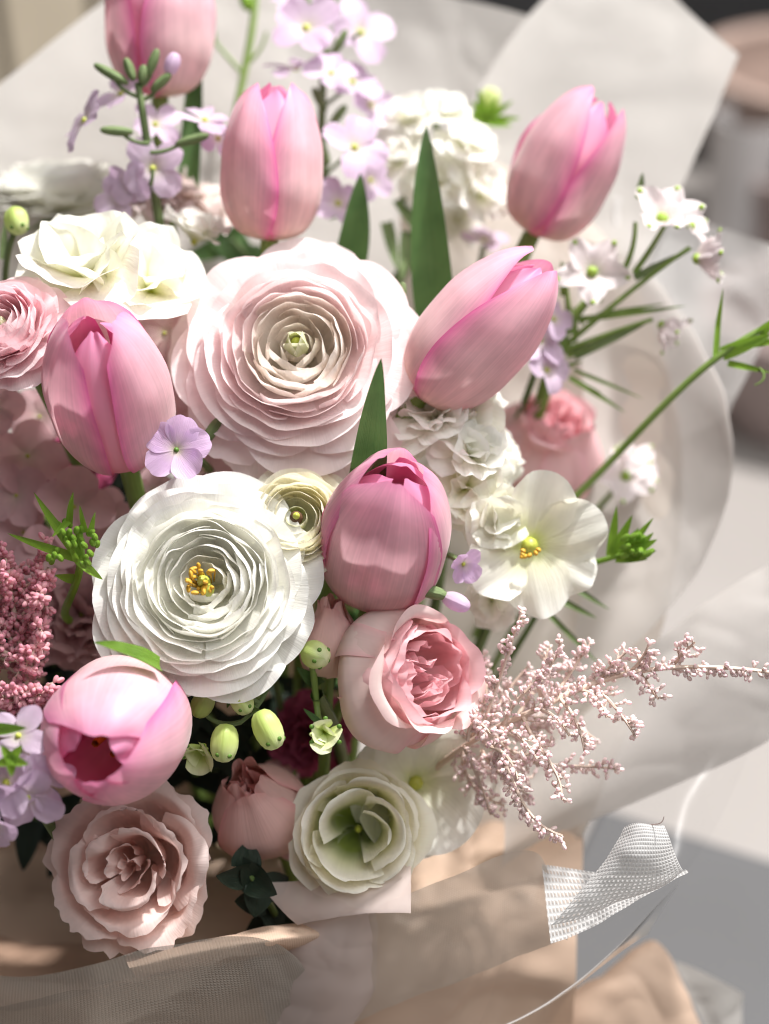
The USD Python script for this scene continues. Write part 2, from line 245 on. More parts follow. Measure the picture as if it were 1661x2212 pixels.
DARK = leaf_mat('dark_leaf', (.008, .018, .012), (.02, .035, .022), tr=.05, rough=.5)
FERN = leaf_mat('lime_sprig', (.18, .36, .02), (.30, .52, .06), tr=.3)
ASTST = leaf_mat('astilbe_stalk', (.74, .54, .40), (.84, .68, .58), tr=.1, vs=(6, 3))
ASTB = petal_mat('astilbe_bud', (.96, .88, .84), (.96, .87, .84), (.90, .62, .70), (.96, .86, .84), ek=0, tr=.42, rough=.85, vein=.1, spec=.1, sheen=.4, stops=[(0, (.96, .88, .84)), (.7, (.96, .83, .82)), (.88, (.93, .70, .75)), (1, (.86, .48, .60))])
ASTD = petal_mat('deep_astilbe_bud', (.90, .60, .60), (.89, .53, .57), (.80, .32, .44), (.89, .53, .57), ek=0, tr=.4, rough=.85, vein=.1, spec=.1, sheen=.4)
YEL = plain_mat('yellow_stamen', (.62, .36, .03), .6); LIME = plain_mat('lime_pistil', (.48, .52, .08), .4); BROWN = plain_mat('brown_heart', (.10, .045, .02), .6); SPOT = plain_mat('dark_green_spot', (.09, .20, .02), .5)
SPOTL = plain_mat('lime_spot', (.28, .42, .05), .5)
PAPW = paper_mat('white_wrap_paper', (.67, .645, .615), tr=.45, clear=.08, weave=.18, wscale=6600, crease=.1)
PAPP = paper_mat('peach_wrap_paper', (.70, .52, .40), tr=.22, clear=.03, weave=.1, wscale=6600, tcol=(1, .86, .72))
PAPI = paper_mat('shaded_peach_lining', (.50, .33, .24), tr=.04, clear=.0, weave=.05, wscale=6600)  # peach paper in a darker tone that stands in for shade inside the wrap
PAPC = paper_mat('cream_wrap_paper', (.85, .79, .73), tr=.45, clear=.05, weave=.1, wscale=6600, tcol=(1, .95, .9))
PAPB = paper_mat('translucent_wrap_paper', (.66, .58, .51), tr=.35, clear=.36, weave=.1, wscale=6600)
PAPS = paper_mat('soft_white_wrap', (.71, .68, .655), tr=.45, clear=.2, weave=.1, wscale=6600, rough=.5, crease=.2)
VEIL = paper_mat('white_veil', (.82, .81, .80), tr=.4, clear=.22, holes=.6, weave=.4, wscale=6600)
MESH = paper_mat('woven_ribbon', (.76, .76, .76), tr=.35, clear=.02, holes=.5, weave=.35, wscale=4300, crease=.1)
TISS = paper_mat('pale_pink_tissue', (.72, .61, .58), tr=.40, clear=.22, crease=.5)
PAPG = paper_mat('shaded_beige_wrap', (.46, .42, .37), tr=.22, clear=.30, weave=.5, wscale=5200, crease=.1)  # beige darkened so the colour carries the shade of the lower left corner
CELL = mat('cellophane', {'f': ('fresnel', {'IOR': 1.10}), 't': ('transparent_bsdf', {'color': (.97, .97, .97)}), 'g': ('glossy_bsdf', {'roughness': .25, 'color': (.95, .95, .95)}), 'm': ('mix_closure', {})}, [('f.fac', 'm.fac'), ('t.BSDF', 'm.closure1'), ('g.BSDF', 'm.closure2')], 'm.closure')

# ------------------------------------------------------------------ flower builders
rad = math.radians
def stem(t, start, axis, m=STEM, r=.0024, bend=.06, end=None):
    "from the back of the flower down into the gathered stalks"
    end = GATHER + np.array([hash_(t.path, 1), hash_(t.path, 2), 0]) * .012 if end is None else end
    a = np.asarray(start) - unit(axis) * .001; b = a - unit(axis) * bend
    s = np.linspace(0, 1, 14)[:, None]; c = b * .4 + end * .6
    p = a * (1 - s) ** 3 + 3 * b * s * (1 - s) ** 2 + 3 * c * s ** 2 * (1 - s) + end * s ** 3
    return t.part('stem', tube(p, [r, r * .95, r]), m, world=True)
def hash_(s, k):
    return (sum(ord(c) * (i * 7 + k * 13 + 1) for i, c in enumerate(s)) % 997) / 997 * 2 - 1
def blade(base, tip, wpx, side, rng, d_fold=.35, bend=0.0, nv=22):
    "a strap leaf between two points; side: direction its upper face looks"
    b, e = P(*base), P(*tip); ax = e - b; L = np.linalg.norm(ax); z = unit(ax); n = unit(np.asarray(side) - z * (np.asarray(side) @ z)); x = np.cross(z, n)
    u, v = grid(nv, 11); w = sz(wpx) / 2 * (np.sin(np.pi * np.clip(v * .62 + .38, 0, 1)) ** .8)
    w = w / (np.sin(np.pi * .5) ** .8)
    off = -d_fold * np.abs(u) ** 1.6 * w * -1 + bend * L * np.sin(np.pi * v) + .02 * L * (meshkit.noise(np.stack([v * 4, u, v * 0 + rng.uniform(0, 9)], -1)) - .5)
    p = b + z * (v * L)[..., None] + x * (u * w)[..., None] + n * off[..., None]
    return p.reshape(-1, 3), quads(nv, 11), np.stack([(u + 1) / 2, v], -1).reshape(-1, 2)
def tulip(label, base, tip, wpx, outer=(60, -60, 180), inner=(0, 120, 240), top=.34, A=66, seed=1, leaves=(), flare=None, stamens=False, edge=.03, innerk=.86, tipd=.30, w1=.8):
    rng = np.random.default_rng(seed); b, e = P(*base), P(*tip); ax = e - b; H = np.linalg.norm(ax); R = sz(wpx / 2, (base[2] + tip[2]) / 2); d = (base[2] + tip[2]) / 2
    t = Thing('tulip', label, 'tulip', frame(b, ax), 'pink tulips in the bouquet')
    for grp, mm, k, ang, hh in ((inner, TULI, innerk, A * .86, 1.0), (outer, TUL, 1.0, A, 1.0)):
        for i, a in enumerate(grp):
            tt = top * k * rng.uniform(.9, 1.1) * (1 if k == 1 or stamens else .38); Hh = H * hh * rng.uniform(.96, 1.03) * (1.01 if k == 1 else .97)
            pr = [(0, .06 * R, 0), (.14, .62 * R * k, .055 * Hh), (.38, .99 * R * k, .34 * Hh), (.55, 1.0 * R * k, .55 * Hh), (.78, (.62 + .42 * tt) * R * k, .83 * Hh), (1, tt * R, 1.0 * Hh)]
            if flare and i in flare and k == 1: pr = [(0, .06 * R, 0), (.14, .62 * R, .055 * Hh), (.38, 1.06 * R, .32 * Hh), (.6, 1.2 * R, .55 * Hh), (.8, 1.2 * R, .72 * Hh), (1, 1.12 * R, .88 * Hh)]
            t.part('petal', petal_rev(pr, rad(ang), rad(a + rng.uniform(-4, 4)), rng, 24, 26, tip=tipd, tp=2.6, w0=.7, wm=.45, w1=w1, edge=(edge if k == 1 else 0) - .02 * rng.uniform(0, 1), scale=R, bump=.14, ruf=.024, rk=rng.uniform(.9, 1.9), frill=.012, fn=8), mm)
    if stamens:
        for i in range(6):
            a = i * 1.047; t.part('stamen', tube([[.15 * R * math.cos(a), .15 * R * math.sin(a), .05 * H], [.3 * R * math.cos(a), .3 * R * math.sin(a), .55 * H]], [.0008, .0018, .0014], 6, 6), YEL)
        t.part('pistil', xform(egg(.16 * R, .5 * H), np.eye(4)), LIME)
    stem(t, b + unit(ax) * .001, ax, STEM, .0038, .09)
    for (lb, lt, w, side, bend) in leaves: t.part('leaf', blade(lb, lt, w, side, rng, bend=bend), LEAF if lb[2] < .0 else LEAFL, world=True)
    return t
def ranunculus(label, name, c, axis, rpx, N, outer_m, inner_m, eye='green', seed=1, start=.10, group=None, cat='ranunculus', A0=74, A1=34, flat=.0, split=.3, ruf=.02, hmul=1.0, guard=()):
    rng = np.random.default_rng(seed); R = sz(rpx, c[2]); t = Thing(name, label, cat, frame(P(*c) - unit(V(*axis)) * R * .35, V(*axis)), group)
    for k in range(N):
        s = (k + .5) / N; rho = R * (start + (1 - start) * s ** .80) * rng.uniform(.97, 1.03)
        h = R * (.50 + .16 * math.sin(math.pi * min(1, s * 1.15)) - .56 * max(0, s - .15) ** 1.7 * 1.2) * hmul + R * rng.uniform(-.02, .02)
        out = max(0, s - .12) / .88
        pr = [(0, .03 * R + .02 * R * s, -.05 * R * s), (.3, rho * (.60 - .18 * out), h * (.10 + .25 * out)), (.68, rho * (1.06 - .30 * out), h * (.56 + .30 * out)), (1, rho * (.93 + .15 * out), h * (1 - .04 * out))]
        A = rad(A0 + (A1 - A0) * s ** .8) * rng.uniform(.88, 1.14)
        m = inner_m if s < split else outer_m
        t.part('petal', petal_rev(pr, A, k * 2.39996 + rng.uniform(-.18, .18), rng, 18, 13, tip=rng.uniform(.14, .28), tp=2.4, w0=.4, wm=.6, ruf=ruf * (.5 + s), rk=rng.uniform(1.2, 2.4), scale=R, bump=.10, frill=.006, fn=7, edge=.05 * (1 - s)), m)
    for a in guard: t.part('petal', petal_flat(R * rng.uniform(1.0, 1.18), R * .40, rng.uniform(-12, 2), rng.uniform(-26, -6), rad(a), rng, 17, 13, r0=.05 * R, z0=-.02 * R, cup=.12, ruf=.03 * R, rk=1.2, tip=.2, w0=.3, wp=.7, frill=.02), outer_m)
    if eye == 'stamens':
        t.part('pistil', xform(egg(.055 * R, .30 * R), T3(0, 0, .08 * R)), LIME)
        t.part('pistil', xform(egg(.06 * R, .2 * R), T3(.07 * R, .03 * R, .14 * R)), LIME)
        for i in range(22):
            a = rng.uniform(0, 6.28); q = rng.uniform(.03, .12) * R; top = np.array([q * 1.15 * math.cos(a), q * 1.15 * math.sin(a), R * rng.uniform(.28, .42)])
            t.part('stamen', join([tube([[q * .6 * math.cos(a), q * .6 * math.sin(a), .05 * R], top], [.0003, .0003], 5, 4), xform(egg(.0008, .0030, 8), frame(top, rng.normal(size=3) + [0, 0, .8], 0, np.array([.31, .2, .9])))]), YEL)
    elif eye == 'green':
        t.part('pistil', xform(egg(.05 * R, .22 * R), T3(0, 0, .22 * R)), LIME)
        for i in range(5):
            a = i * 1.257; t.part('petal', petal_flat(.3 * R, .10 * R, 85, 110, a, rng, 7, 7, r0=.08 * R, z0=.2 * R, cup=.5), RANG)
    elif eye == 'brown':
        t.part('pistil', xform(egg(.11 * R, .25 * R), T3(0, 0, .32 * R)), BROWN); t.part('pistil', xform(egg(.06 * R, .16 * R), T3(0, 0, .46 * R)), LIME)
        for i in range(7):
            a = i * .9; t.part('petal', petal_flat(.34 * R, .14 * R, 80, 105, a, rng, 7, 7, r0=.17 * R, z0=.22 * R, cup=.5), RANG)
    for i in range(5): t.part('sepal', petal_flat(.42 * R, .14 * R, -8, -20, i * 1.257 + .3, rng, 7, 7, r0=.03 * R, z0=-.10 * R, cup=.2, w0=.6, tip=.6), STEM)
    stem(t, t.M[:3, 3] - unit(V(*axis)) * R * .05, V(*axis), STEM, .0022, .07)
    return t
def T3(x, y, z): m = np.eye(4); m[:3, 3] = x, y, z; return m
def ruffle(t, c, axis, rpx, N, m, rng, name='floret', ruf=.12, frill=0.0, centre=LIME, lo=8, hi=84, W=.5, spin=0.0, parent=None, nu=13):
    "double flower: N ruffled petals round a small green heart; the heart is the part, the petals its pieces"
    R = sz(rpx, c[2]); F = t.I @ frame(P(*c), V(*axis), spin)
    h = t.part(name, xform(egg(.09 * R, .25 * R, 8), F @ T3(0, 0, -.12 * R)), centre, parent)
    for k in range(N):
        s = (k + .5) / N; p = hi + (lo - hi) * s ** .8 + rng.uniform(-7, 7)
        t.part('petal', xform(petal_flat(R * (.62 + .42 * s) * rng.uniform(.9, 1.08), R * W * rng.uniform(.8, 1.2), min(p + 26, 95), p - 22, k * 2.39996 + rng.uniform(-.25, .25), rng, nu, 11, r0=.03 * R, cup=rng.uniform(-.1, .35), ruf=ruf * R * rng.uniform(.5, 1.1), rk=rng.uniform(1.0, 2.2), frill=frill, tip=.22, w0=.18, wp=.75, twist=rng.uniform(-.3, .3)), F), m, h)
    return h
def floret(t, c, axis, rpx, m, rng, n=4, name='floret', spin=None, lo=10, up=35, W=.42, centre=LIME, notch=.0, droop=-12, pw=1.0, tipd=.3, tip_p=2.2, eye=.10, w0=.18, wp=.72, ruf=.035, angles=None):
    R = sz(rpx, c[2]); F = t.I @ frame(P(*c), V(*axis), rng.uniform(0, 6) if spin is None else spin)
    h = t.part(name, xform(egg(eye * R, eye * 1.9 * R, 8), F @ T3(0, 0, -.06 * R)), centre)
    t.tips = []
    for k in range(n):
        a = (k * 2 * math.pi / n if angles is None else rad(angles[k])) + rng.uniform(-.12, .12)
        pm = xform(petal_flat(R * rng.uniform(.92, 1.06), R * W * rng.uniform(.92, 1.08), up + rng.uniform(-8, 8), droop + rng.uniform(-14, 14), a, rng, 13, 11, r0=.05 * R, cup=rng.uniform(-.05, .3), ruf=ruf * R, rk=1.3, notch=notch, tip=tipd, tp=tip_p, w0=w0, wp=wp, pw=pw, twist=rng.uniform(-.25, .25)), F)
        t.part('petal', pm, m, h); q = pm[0].reshape(11, 13, 3); t.tips.append((q[9, 6], unit(np.cross(q[9, 8] - q[9, 4], q[10, 6] - q[7, 6]))))
    return h
def twig(t, pts, r, m=GREY, name='stem', n=14, sides=7): return t.part(name, tube([P(*q) for q in pts], r, sides, n), m, world=True)
def bud(t, c, axis, wpx, hpx, m, name='bud', sharp=.8):
    F = t.I @ frame(P(*c), V(*axis)); h = sz(hpx, c[2]); return t.part(name, xform(egg(sz(wpx / 2, c[2]), h, 12, sharp), F @ T3(0, 0, -h / 2)), m)
def strap(t, base, tip, w, m, rng, side=None, bend=0.0, name='leaf', fold=.35): return t.part(name, blade(base, tip, w, TO if side is None else side, rng, fold, bend, 14), m, world=True)

# ------------------------------------------------------------------ setting: floor and the blurred things behind
def box(a, b, c, bev=.004):
    import manifold3d as m3
    o = m3.Manifold.batch_hull([m3.Manifold.sphere(bev, 12).translate([sx * (a / 2 - bev), sy * (b / 2 - bev), bev + sz_ * (c - 2 * bev)]) for sx in (-1, 1) for sy in (-1, 1) for sz_ in (0, 1)]).to_mesh()
    v, f = np.array(o.vert_properties)[:, :3], np.array(o.tri_verts); return v, f, v[:, :2] * 1.0
FLR = plain_mat('floor_stone', (.34, .315, .30), .5, .06, 6, .1); GREYM = plain_mat('grey_slab', (.10, .10, .104), .7, .08, 9, .2); CHAR = plain_mat('charcoal', (.022, .022, .024), .6, .2, 12)  # slab grey lowered to stand in for shade on the slab
CLAY = plain_mat('pale_clay', (.42, .31, .265), .7, .15, 15); RUST = plain_mat('rust_clay', (.36, .12, .09), .7, .2, 15); WOOD = plain_mat('pale_board', (.55, .48, .37), .6, .12, 7); SILV = plain_mat('grey_glaze', (.55, .53, .53), .35, .1, 10); MAU = plain_mat('mauve_glaze', (.33, .26, .25), .5, .15, 10); DGAP = plain_mat('dark_board', (.11, .09, .07), .7, .2, 8)
g = 12.0
single('floor', None, None, (np.array([[-g, -g, 0], [g, -g, 0], [g, g, 0], [-g, g, 0]], float), np.array([[0, 1, 2, 3]]), None), FLR, kind='structure', smooth=False)
def stand(x, y, z=0.0): p = on_floor(x, y, z); m = np.eye(4); m[:3, 3] = p; return m
def turn(m, a): r = np.eye(4); c, s = math.cos(a), math.sin(a); r[:2, :2] = [[c, -s], [s, c]]; return m @ r
def crock(label, x, y, r, h, m, cat='pot', rim=True, name='flower_pot'):
    t = Thing(name, label, cat, stand(x, y))
    t.part('body', lathe([(1e-4, .001), (.72 * r, .001), (.76 * r, .01), (.95 * r, h * .86), (.9 * r, h * .86), (.7 * r, .03), (1e-4, .03)], 40), m, smooth=40)
    if rim: t.part('rim', lathe([(.90 * r, h * .85), (1.04 * r, h * .85), (1.06 * r, h * .99), (1.0 * r, h), (.9 * r, h * .98), (.90 * r, h * .85)], 40), m, smooth=40)
    return t
# grey slab lying on the floor to the right of the bouquet
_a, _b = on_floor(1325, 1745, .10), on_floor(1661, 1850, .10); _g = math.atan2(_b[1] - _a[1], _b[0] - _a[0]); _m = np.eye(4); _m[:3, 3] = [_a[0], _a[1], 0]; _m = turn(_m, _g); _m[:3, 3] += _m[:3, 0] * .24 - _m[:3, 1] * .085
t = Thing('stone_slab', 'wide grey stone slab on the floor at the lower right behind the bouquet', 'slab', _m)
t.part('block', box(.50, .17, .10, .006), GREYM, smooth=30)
# pots behind on the right
crock('pale clay pot with a rounded rim behind the right paper corner', 1730, 560, .14, .232, CLAY)
crock('slim pale grey vase standing left of the clay pot', 1560, 660, .04, .25, SILV, 'vase', False, 'vase')
crock('mauve grey pot between the grey vase and the clay pot', 1680, 650, .07, .16, MAU)
crock('small mauve pot low in front of the dark pots', 1720, 900, .10, .12, MAU)
crock('rust red pot peeping over the rear white paper', 1095, 60, .05, .12, RUST)
t = Thing('cabinet', 'low charcoal cabinet far behind the top right paper corner', 'cabinet', turn(stand(2050, 235), -.1))
t.part('carcass', box(1.5, .5, .62, .006), CHAR, smooth=30)
for k in range(3): t.part('door', xform(box(.47, .02, .54, .004), T3(-.49 + .49 * k, -.262, .04)), CHAR, smooth=30)
t = Thing('wooden_crate', 'pale wooden crate with upright boards at the far top left', 'crate', turn(stand(-40, 470), .25))
for k in range(7): t.part('board', xform(box(.085, .018, .60, .003), T3(-.29 + .098 * k, -.20, 0)), WOOD, smooth=30)
for k in (0, 1): t.part('rail', xform(box(.72, .02, .06, .003), T3(0, -.178, .08 + .4 * k)), DGAP, smooth=30)
t.part('back_panel', xform(box(.70, .02, .56, .003), T3(0, .2, 0)), DGAP, smooth=30)

# ------------------------------------------------------------------ wrapping
WG = 'sheets of paper wrapped round the bouquet'
def wrap(label, ctrl, m, amp=.003, sc=16, seed=0, name='wrapping_sheet', cat='wrapping paper', nu=64, nv=64): single(name, label, cat, sheet(ctrl, nu, nv, amp, sc, seed), m, WG)
wrap('white woven paper sheet with a slanting top edge at the upper left', [[(-190, 335, -.10), (60, 132, -.13), (250, -22, -.15), (470, -200, -.16)], [(-60, 560, -.10), (200, 330, -.13), (400, 150, -.15), (610, 0, -.17)], [(60, 800, -.10), (330, 560, -.13), (520, 400, -.15), (640, 260, -.17)], [(200, 1000, -.10), (430, 800, -.13), (600, 640, -.15), (700, 500, -.17)]], PAPW, .002)
wrap('white paper sheet at the top centre behind the lilac stock', [[(555, -60, -.18), (760, -45, -.185), (960, -12, -.185), (1143, 34, -.17)], [(565, 250, -.17), (760, 250, -.18), (950, 250, -.18), (1110, 250, -.165)], [(580, 500, -.155), (780, 520, -.16), (950, 520, -.165), (1110, 520, -.15)], [(600, 800, -.13), (800, 800, -.14), (950, 800, -.15), (1110, 800, -.14)]], PAPW, .002, seed=3)
wrap('big white paper sheet whose pointed corner stands out at the upper right', [[(1330, -150, -.175), (1400, -75, -.17), (1466, 0, -.165), (1596, 118, -.15)], [(1140, 36, -.165), (1260, 130, -.16), (1360, 220, -.155), (1490, 365, -.14)], [(1020, 220, -.155), (1130, 330, -.15), (1240, 430, -.145), (1400, 560, -.13)], [(900, 500, -.14), (1020, 620, -.135), (1130, 720, -.13), (1300, 820, -.12)]], PAPW, .002, seed=5)
wrap('cream inner paper rising behind the right hand flowers', [[(860, 340, -.13), (1010, 330, -.135), (1180, 400, -.135), (1350, 560, -.125)], [(880, 750, -.125), (1060, 760, -.13), (1230, 780, -.125), (1450, 830, -.11)], [(900, 1150, -.12), (1080, 1150, -.125), (1250, 1150, -.115), (1470, 1130, -.10)], [(900, 1550, -.115), (1060, 1560, -.115), (1220, 1540, -.10), (1400, 1460, -.09)], [(850, 2000, -.11), (1000, 2000, -.10), (1120, 1920, -.09), (1250, 1800, -.08)]], PAPC, .004, 14, seed=8)
wrap('sheer white veil fanned out at the right behind the pale waxflower', [[(1330, 420, -.14), (1490, 470, -.14), (1600, 505, -.13), (1720, 545, -.12)], [(1330, 600, -.135), (1470, 620, -.14), (1590, 640, -.13), (1690, 640, -.12)], [(1330, 800, -.13), (1450, 790, -.135), (1550, 770, -.13), (1640, 745, -.12)], [(1330, 980, -.125), (1430, 960, -.13), (1510, 930, -.13), (1566, 890, -.12)]], VEIL, .003, 20, seed=9)
wrap('soft white paper lobe with a curled edge at the middle right', [[(1230, 520, -.115), (1330, 540, -.11), (1390, 580, -.105), (1425, 620, -.095)], [(1260, 800, -.115), (1400, 780, -.115), (1510, 800, -.10), (1556, 850, -.085)], [(1270, 1030, -.11), (1410, 1010, -.11), (1530, 1000, -.095), (1578, 1000, -.08)], [(1260, 1250, -.105), (1390, 1220, -.10), (1490, 1190, -.09), (1545, 1150, -.08)], [(1200, 1500, -.10), (1330, 1420, -.09), (1420, 1350, -.085), (1470, 1290, -.08)]], PAPS, .0022, 18, seed=11)
wrap('translucent white paper band sweeping up to the right edge above the woven ribbon', [[(1080, 1700, -.075), (1280, 1520, -.075), (1470, 1340, -.07), (1740, 1170, -.06)], [(1090, 1810, -.06), (1290, 1660, -.06), (1480, 1490, -.055), (1740, 1330, -.045)], [(1080, 1880, -.065), (1270, 1772, -.065), (1480, 1690, -.06), (1740, 1550, -.05)]], PAPS, .0022, 18, seed=12)
wrap('peach inner paper darkened for shade under the dusty rose at the lower left', [[(-160, 1150, -.20), (150, 1150, -.20), (480, 1180, -.20), (800, 1250, -.20)], [(-140, 1560, -.16), (150, 1600, -.17), (450, 1700, -.17), (760, 1750, -.17)], [(-120, 1850, -.13), (150, 1880, -.13), (450, 1930, -.12), (760, 1950, -.11)], [(-120, 2040, -.045), (150, 2080, -.045), (450, 2040, -.04), (760, 2040, -.04)], [(-120, 2130, .02), (90, 2150, .02), (450, 2075, .005), (760, 2100, -.02)]], PAPI, .004, 18, seed=14)  # opaque lining carried up behind the flowers to keep the gaps dark
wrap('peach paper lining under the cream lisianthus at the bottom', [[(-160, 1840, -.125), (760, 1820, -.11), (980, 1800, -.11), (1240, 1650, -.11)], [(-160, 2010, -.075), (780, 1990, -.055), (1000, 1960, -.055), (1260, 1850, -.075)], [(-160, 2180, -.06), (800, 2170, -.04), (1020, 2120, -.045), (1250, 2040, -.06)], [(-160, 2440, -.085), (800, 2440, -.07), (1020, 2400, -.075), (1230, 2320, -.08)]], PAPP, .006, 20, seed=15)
wrap('shade darkened beige woven paper across the bottom left corner with a pale rim', [[(-90, 2085, .035), (90, 2112, .035), (270, 2066, .03), (480, 2030, .02), (640, 2060, .0)], [(-90, 2180, .022), (90, 2200, .020), (290, 2160, .016), (500, 2130, .004), (680, 2150, -.012)], [(-90, 2340, -.015), (90, 2350, -.018), (300, 2330, -.02), (520, 2310, -.03), (720, 2310, -.045)]], PAPG, .0025, 22, seed=17)
wrap('translucent beige paper band running up to the woven ribbon at the bottom', [[(540, 2020, -.03), (850, 1945, -.005), (1080, 1853, .0), (1185, 1868, -.003)], [(560, 2130, -.035), (830, 2080, -.012), (1085, 1960, -.004), (1200, 1950, .0)], [(590, 2290, -.055), (800, 2195, -.03), (1085, 2085, -.012), (1210, 2030, .0)]], PAPB, .003, 22, seed=18)
t = Thing('mesh_ribbon', 'crisp white woven mesh ribbon end folded over at the lower right', 'ribbon', frame(P(1330, 1930, .01), TO))
t.part('band', sheet([[(1170, 1866, -.003), (1260, 1880, -.003), (1380, 1890, .002), (1482, 1877, .006)], [(1180, 1950, .003), (1280, 1940, .002), (1390, 1915, .005), (1484, 1879, .007)], [(1190, 2038, .008), (1290, 1996, .007), (1395, 1935, .008), (1486, 1882, .008)]], 40, 30, .0012, 40, 20), MESH, world=True)
t.part('folded_end', sheet([[(1346, 1786, .014), (1380, 1776, .018), (1410, 1780, .018), (1436, 1781, .014)], [(1310, 1850, .014), (1362, 1838, .021), (1410, 1838, .021), (1455, 1832, .015)], [(1262, 1915, .012), (1330, 1910, .018), (1410, 1905, .018), (1472, 1872, .012)], [(1190, 2000, .010), (1290, 1970, .011), (1390, 1925, .012), (1482, 1879, .009)]], 40, 40, .0008, 40, 21), MESH, world=True)
t.part('thread', tube([P(1405, 1781, .017), P(1420, 1780, .02), P(1430, 1775, .022), P(1434, 1764, .023)], [.00025, .0002], 5, 10), TISS, world=True)
wrap('pale pink tissue with a square corner beneath the cream lisianthus', [[(560, 1905, -.012), (700, 1890, -.01), (800, 1870, -.008), (885, 1850, -.006)], [(600, 1960, -.006), (700, 1950, -.0), (800, 1940, .004), (888, 1925, .004)], [(640, 2000, -.002), (720, 1985, .004), (810, 1975, .008), (889, 1973, .008)]], TISS, .002, 30, seed=22, name='tissue_sheet', cat='tissue')
wrap('pink white tissue flap hanging at the bottom under the tissue corner', [[(500, 2035, -.012), (600, 2010, -.010), (710, 1975, -.006), (800, 1968, -.010)], [(535, 2110, -.012), (630, 2075, -.004), (730, 2045, -.002), (822, 2000, -.012)], [(575, 2215, -.02), (650, 2180, -.012), (740, 2150, -.010), (812, 2110, -.020)], [(560, 2330, -.035), (650, 2300, -.03), (720, 2280, -.03), (770, 2190, -.032)]], TISS, .0022, 24, seed=23, name='tissue_sheet', cat='tissue')
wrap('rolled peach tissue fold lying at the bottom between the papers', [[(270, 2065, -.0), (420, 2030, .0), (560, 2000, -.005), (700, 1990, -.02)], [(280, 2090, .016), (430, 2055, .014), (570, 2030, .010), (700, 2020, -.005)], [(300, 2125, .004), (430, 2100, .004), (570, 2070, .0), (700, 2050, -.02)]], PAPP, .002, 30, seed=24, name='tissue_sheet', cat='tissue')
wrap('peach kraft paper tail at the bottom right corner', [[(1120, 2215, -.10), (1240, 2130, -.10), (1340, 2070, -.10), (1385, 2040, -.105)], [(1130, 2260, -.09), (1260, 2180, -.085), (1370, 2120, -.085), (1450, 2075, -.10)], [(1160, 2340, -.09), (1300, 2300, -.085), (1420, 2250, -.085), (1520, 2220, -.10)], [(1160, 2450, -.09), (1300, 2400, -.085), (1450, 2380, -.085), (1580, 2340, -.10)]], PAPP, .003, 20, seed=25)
wrap('narrow white paper edge beside the peach tail at the bottom right', [[(1455, 2075, -.105), (1500, 2090, -.105), (1560, 2120, -.105), (1612, 2150, -.11)], [(1480, 2130, -.105), (1520, 2150, -.105), (1565, 2180, -.105), (1606, 2200, -.11)], [(1530, 2230, -.105), (1560, 2240, -.105), (1580, 2260, -.105), (1600, 2280, -.11)]], PAPW, .002, 20, seed=26)
wrap('clear cellophane outer sheet with a bright edge at the lower right', [[(1080, 1950, -.03), (1300, 1760, -.04), (1480, 1640, -.045), (1640, 1560, -.05)], [(1080, 2080, -.01), (1280, 1950, -.01), (1420, 1830, -.015), (1560, 1760, -.03)], [(1040, 2200, .0), (1220, 2110, .0), (1360, 1990, -.0), (1484, 1885, -.01)], [(1030, 2240, -.005), (1190, 2170, -.008), (1300, 2090, -.01), (1400, 2020, -.02)]], CELL, .0006, 16, seed=27, name='cellophane_sheet', cat='cellophane')

# ------------------------------------------------------------------ tulips
UPV = (0, 1, 0)
tulip('large pink tulip cut off by the top edge at the upper left', (345, 210, -.075), (345, -140, -.06), 236, seed=2, outer=(52, -78, 165), leaves=[((412, 430, -.085), (432, 20, -.085), 64, V(-.5, 0, 1), .0)])
tulip('upright closed pink tulip standing behind the big pale pink ranunculus', (582, 520, -.045), (594, 178, -.035), 226, outer=(67, -60, 184), seed=3, A=70, top=.36, leaves=[((745, 600, -.075), (778, 372, -.06), 84, V(.4, .2, 1), .05)])
tulip('pink tulip leaning right in front of the upper right paper corner', (1148, 506, -.075), (1306, 212, -.06), 214, outer=(75, -52, 190), seed=4, top=.4, flare=(2,), A=68)
tulip('pink tulip tilted to the right beside the dark upright leaf', (908, 858, -.02), (1172, 572, -.005), 238, outer=(-70, 45, 170), seed=5, top=.38, A=70, leaves=[((948, 720, -.065), (920, 268, -.05), 100, V(-.3, .1, 1), .045)])
tulip('plump pink tulip at the left with a gap between two front petals', (272, 986, -.015), (196, 688, .03), 270, outer=(82, -70, 195), inner=(5, 120, 240), seed=6, A=68, top=.36, tipd=.2, w1=.9, innerk=.93)
tulip('pink tulip at the centre with its tip towards the viewer', (805, 1272, -.022), (866, 1020, .026), 276, outer=(-8, 118, 232), inner=(50, 170, 290), seed=7, A=76, top=.36, innerk=.92, tipd=.21, w1=.9, leaves=[((778, 1170, -.03), (822, 776, .036), 92, V(-.25, .0, 1), -.03)])
tulip('half open pink tulip blurred in the left foreground', (294, 1524, .0), (196, 1642, .060), 300, outer=(172, 48, -66), inner=(0, 110, 236), seed=8, A=78, top=.34, innerk=.9, tipd=.22, w1=.9, stamens=True, leaves=[((345, 1440, .03), (203, 1388, .045), 46, V(.2, .8, .6), .05)])

